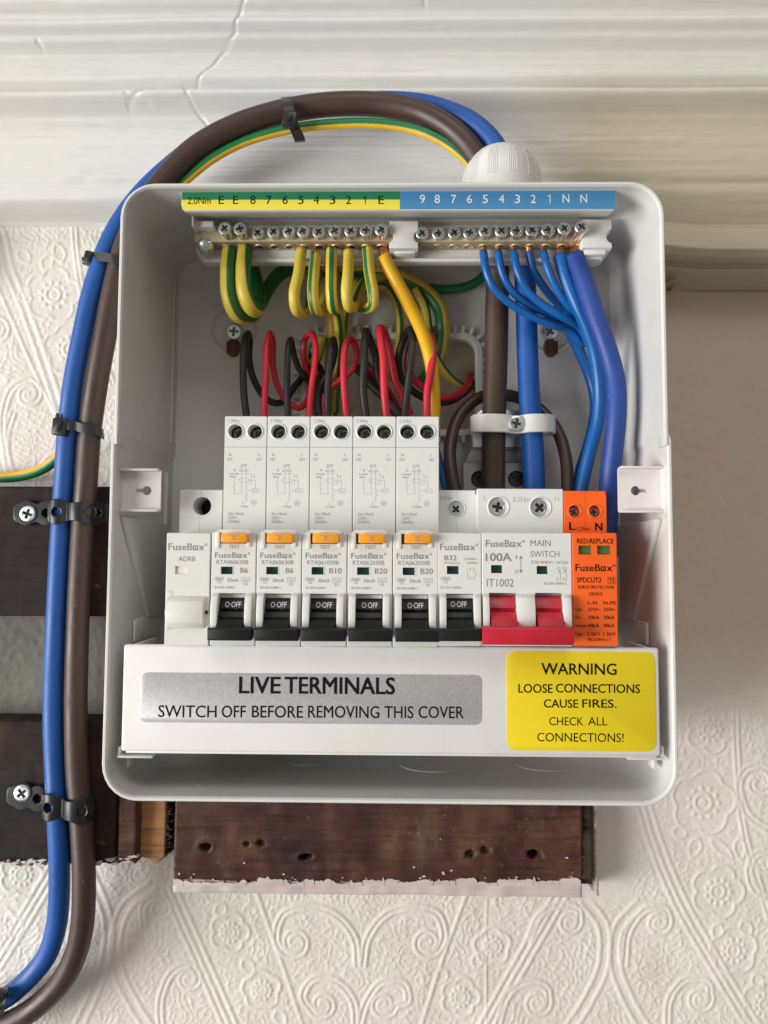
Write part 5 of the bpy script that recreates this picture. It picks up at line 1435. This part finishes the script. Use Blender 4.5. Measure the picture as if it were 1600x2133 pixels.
RW = [[(362, 760, 62), (360, 625, 60), (364, 500, 60), (372, 350, 60), (374, 220, 58), (394, 152, 54), (410, 210, 48), (410, 330, 46), (432, 440, 44), (495, 545, 43), (560, 580, 41), (604, 540, 38), (640, 470, 30), (660, 400, 16)],
      [(622, 760, 62), (620, 625, 60), (630, 480, 60), (650, 330, 60), (655, 210, 58), (630, 152, 54), (596, 180, 49), (585, 270, 46), (606, 370, 40), (650, 430, 30), (690, 450, 16)],
      [(850, 760, 62), (832, 625, 60), (820, 480, 60), (816, 320, 60), (832, 210, 58), (860, 186, 54), (890, 250, 48), (872, 350, 46), (800, 415, 44), (735, 470, 42), (706, 540, 40), (712, 640, 40)],
      [(1070, 760, 62), (1062, 625, 60), (1050, 480, 61), (1044, 300, 61), (1028, 170, 59), (1030, 120, 56), (1058, 165, 50), (1088, 290, 47), (1116, 430, 45), (1165, 540, 43), (1200, 620, 42)],
      [(1294, 760, 62), (1294, 625, 60), (1298, 480, 60), (1318, 360, 60), (1332, 240, 59), (1312, 160, 56), (1272, 130, 52), (1232, 150, 47), (1196, 240, 43), (1192, 370, 40), (1250, 440, 37), (1350, 508, 35), (1440, 515, 33), (1520, 460, 28), (1545, 390, 14)]]
pos = ['leftmost tall breaker', 'second tall breaker', 'middle tall breaker', 'fourth tall breaker', 'fifth tall breaker']
for k in range(5):
    cable('black_wire', rw_(BW[k]), (3.3, 2.9, 3.3, 3.7, 3.5)[k], CBLACK, 'black wire looping up from the top of the '+pos[k], 'wire', 'black wires of the tall breakers', n=14)
    cable('red_wire', rw_(RW[k]), (3.0, 2.9, 3.1, 3.7, 3.6)[k], CRED, 'red wire looping up from the top of the '+pos[k], 'wire', 'red wires of the tall breakers', n=14)
cable('black_wire', rw_([(880, 330, 30), (960, 430, 36), (1060, 530, 40), (1150, 640, 42)]), 4.2, CBLACK, 'black sheathed wire slanting behind the fourth red wire', 'wire')
cable('red_wire', rw_([(940, 360, 26), (1000, 410, 32), (1060, 480, 36), (1110, 560, 38), (1150, 660, 40)]), 4.4, CRED, 'dim red wire slanting behind the fourth breaker pair', 'wire')
cable('black_wire', rw_([(600, 250, 16), (640, 300, 26), (690, 380, 34), (660, 470, 38), (665, 620, 40)]), 3.4, CBLACK, 'black wire deep behind the middle breaker pair', 'wire')
cable('red_wire', rw_([(760, 280, 18), (740, 350, 28), (690, 400, 30), (650, 420, 18)]), 3.2, CRED, 'dark red wire crossing deep behind the third black loop', 'wire')

# ------------------------------------------------------------------ cable ties
def rbox(bm, c, sx, sy, sz, rot, bev=.5):
    b2 = new(); box(b2, -sx/2, sx/2, -sy/2, sy/2, -sz/2, sz/2, bev)
    b2.transform(Matrix.Translation(c) @ Matrix.Rotation(rot, 4, 'Y')); merge(bm, b2)
def tie(label, pts, axis, w, head, hs, rot, tail=None, teeth=True):
    t = thing('cable_tie', P(*head), label, 'cable tie', 'black cable ties')
    b = new(); ribbon(b, spline([P(*p) for p in pts], 1.0), axis, w, 1.1); part('band', b, BLACKN, t, 40)
    b = new(); c = P(*head); rbox(b, c, hs[0], 5.0, hs[1], rot, .9); part('head', b, BLACKN, t, 40)
    b = new(); rbox(b, c+Vector((0, -2.2, 0)), hs[0]*.45, 1.4, hs[1]*.5, rot, .3); rbox(b, c+Vector((0, -2.9, .0)), hs[0]*.25, 1.0, hs[1]*.6, rot+.3, .2); part('pawl', b, BLACKN, t)
    if tail:
        b = new(); ribbon(b, [P(*p) for p in tail], axis, w*.8, 1.2); part('tail', b, BLACKN, t, 40)
    return t
tie('black cable tie with square head at upper left of the case, gripping the blue cable', [(188, 540, 38), (200, 536, 46), (220, 536, 49), (240, 541, 51), (262, 547, 50), (285, 552, 44)], (-.18, 0, 1), 4.6, (191, 540, 43), (6.6, 6.6), .25, [(182, 546, 42), (172, 543, 42)])
tie('black cable tie round both thick cables left of the case, lid-shaped head', [(120, 894, 30), (128, 889, 39), (142, 886, 41.5), (158, 888, 41), (172, 892, 42), (188, 894, 42), (204, 898, 41), (213, 903, 36), (214, 906, 28)], (-.12, 0, 1), 4.6, (127, 890, 40), (7.4, 8.2), .12, [(118, 874, 40), (121, 868, 41)])
tie('black cable tie upright round the brown loop above the case', [(596, 204, 46), (597, 210, 57), (600, 222, 60.5), (606, 246, 60.5), (611, 262, 58.5), (618, 275, 57), (624, 289, 54), (625, 294, 46)], (1, 0, .1), 5.0, (604, 251, 60.5), (7.0, 6.6), .1)
tie('black cable tie cut off by the left edge at lower left', [(-6, 2115, 16), (-2, 2112, 24), (2, 2095, 28), (6, 2072, 26), (8, 2058, 18)], (1, 0, .3), 5.0, (-4, 2080, 26), (7, 8), .3)
# ------------------------------------------------------------------ black perforated bands over the tails
def band(label, u0, u1, vc, holes, bulges, screw_at, base=23.5, tilt=0.0):
    t = thing('fixing_band', P((u0+u1)/2, vc, base), label, 'cable clamp', 'black perforated bands')
    stp = .45; xa, xb = P(u0, vc, base).x, P(u1, vc, base).x; zc = P((u0+u1)/2, vc, base).z
    hx = [P(u, vc, base).x for u in holes]
    xs_ = np.arange(xa, xb, stp); M = 26
    def height(x):
        hh = base
        for u, r, top_ in bulges:
            c_ = P(u, vc, base+5).x; d = abs(x-c_)
            if d < r: hh = max(hh, base+(top_-base)*math.sqrt(max(0, 1-(d/r)**2))**.8)
        return hh
    hsm = np.array([height(x) for x in xs_]); ker = np.ones(7)/7; hsm = np.convolve(np.pad(hsm, 3, 'edge'), ker, 'valid')
    b = new(); rows = []
    for i, x in enumerate(xs_):
        d = min(abs(x-h) for h in hx); w = 4.3+2.0*math.exp(-(d/3.3)**2)
        w *= min(1, ((x-xa)/2.5+.35))**.5
        rows.append([b.verts.new((x, -hsm[i]-.25*math.cos((k/(M-1)-.5)*math.pi), zc+tilt*(x-xa)+(k/(M-1)-.5)*2*w)) for k in range(M)])
    for i in range(len(xs_)-1):
        for k in range(M-1):
            q = (rows[i][k], rows[i+1][k], rows[i+1][k+1], rows[i][k+1]); cx_ = sum(v.co.x for v in q)/4; cz_ = sum(v.co.z for v in q)/4
            if any((cx_-h)**2+(cz_-zc-tilt*(h-xa))**2 < 2.15**2 for h in hx[1:]): continue
            b.faces.new(q)
    for v in [v for v in b.verts if not v.link_faces]: b.verts.remove(v)
    bmesh.ops.recalc_face_normals(b, faces=b.faces[:])
    o = part('band', b, STRAPM, t, 50)
    md = o.modifiers.new('thick', 'SOLIDIFY'); md.thickness = .9*S; md.offset = 1
    for h in hx[1:]:
        b = new(); ih = int((h-xa)/stp); lathe(b, [(2.0, -.2), (2.15, .35), (2.6, .5), (3.0, .2), (3.1, -.3)], 26, Matrix.Translation((h, -hsm[min(ih, len(hsm)-1)], zc+tilt*(h-xa))))
        part('eyelet', b, STRAPM, t)
    screw(t, screw_at[0], screw_at[1], base+2.2, 4.1, screw_at[2])
    b = new(); p = P(screw_at[0], screw_at[1], base+1.0); lathe(b, [(3.7, .9), (4.6, .9), (5.2, .2)], 28, Matrix.Translation((p.x, -base-.3, p.z))); part('washer', b, STRAPM, t)
    return t
band('black perforated band with screw across both cables on the upper board', 30, 226, 1069, (57, 98, 138, 203), ((128, 6.2, 34.5), (172, 7.0, 35.8)), (57, 1070, .3))
band('black perforated band with screw across both cables on the lower board', 16, 204, 1657, (45, 80, 122, 190), ((117, 6.4, 34.2), (164, 7.0, 35.4)), (45, 1653, .9), tilt=-.10)

# ------------------------------------------------------------------ white cable clamp and metal terminal block inside
t = thing('cable_clamp', P(1072, 884, 55), 'white plastic saddle clamp with a centre screw over the brown and blue cables', 'cable clamp')
pts = [(983, 884, 46), (985, 884, 54), (992, 882, 59), (1010, 881, 62), (1034, 881, 62.8), (1054, 882, 61.5), (1066, 884, 60), (1086, 884, 60), (1098, 882, 61.5), (1112, 881, 62.6), (1134, 881, 61.5), (1148, 882, 58.5), (1153, 885, 54), (1154, 888, 46)]
b = new(); ribbon(b, spline([P(*p) for p in pts], .8), (0, 0, 1), 8.2, 1.6)
bmesh.ops.bevel(b, geom=[e for e in b.edges if len(e.link_faces) == 2 and e.calc_face_angle(0) > 1.2], offset=.3, segments=2, affect='EDGES')
part('saddle', b, WHITE, t, 40)
b = new(); pbox(b, 984, 862, 1156, 905, 44, 40, .6); part('clamp_base', b, WHITE, t)
screw(t, 1076, 882, 62.6, 3.75, .2)
t = thing('terminal_block', P(1035, 960, 45), 'bright plated metal terminal block behind the brown and blue cables', 'terminal block')
b = new()
a = [P(984, 868, 44), P(1002, 853, 44), P(1088, 853, 44), P(1088, 932, 44), P(984, 932, 44)]
prism(b, [(p.x, p.z) for p in a], 34, 44, 1.0); part('upper_plate', b, ZINC, t, 40)
b = new(); a = [P(984, 932, 42), P(1088, 932, 42), P(1092, 964, 42), P(967, 964, 42)]
prism(b, [(p.x, p.z) for p in a], 34, 42, .5); part('shoulder', b, GALV, t, 40)
b = new(); b2 = new()
x0, x1 = P(966, 1000, 47).x, P(1095, 1000, 47).x; z1, z0 = P(1000, 964, 47).z, P(1000, 1060, 47).z
hs_ = [circ(P(u_, 998, 47).x, P(u_, 998, 47).z, 4.0, 24) for u_ in (999, 1076)]
plate(b, rrect(x0, x1, z0, z1, .8, 3), hs_, 47, 4, floor=False, back=36); part('screw_plate', b, GALV, t, 30)
for u_ in (999, 1076):
    b = screw_bm(3.7, .3); p = P(u_, 998, 44.5); b.transform(at(p.x, 44.3, p.z, Matrix.Rotation(.4, 4, 'Y'))); part('block_screw', b, DARKM, t)
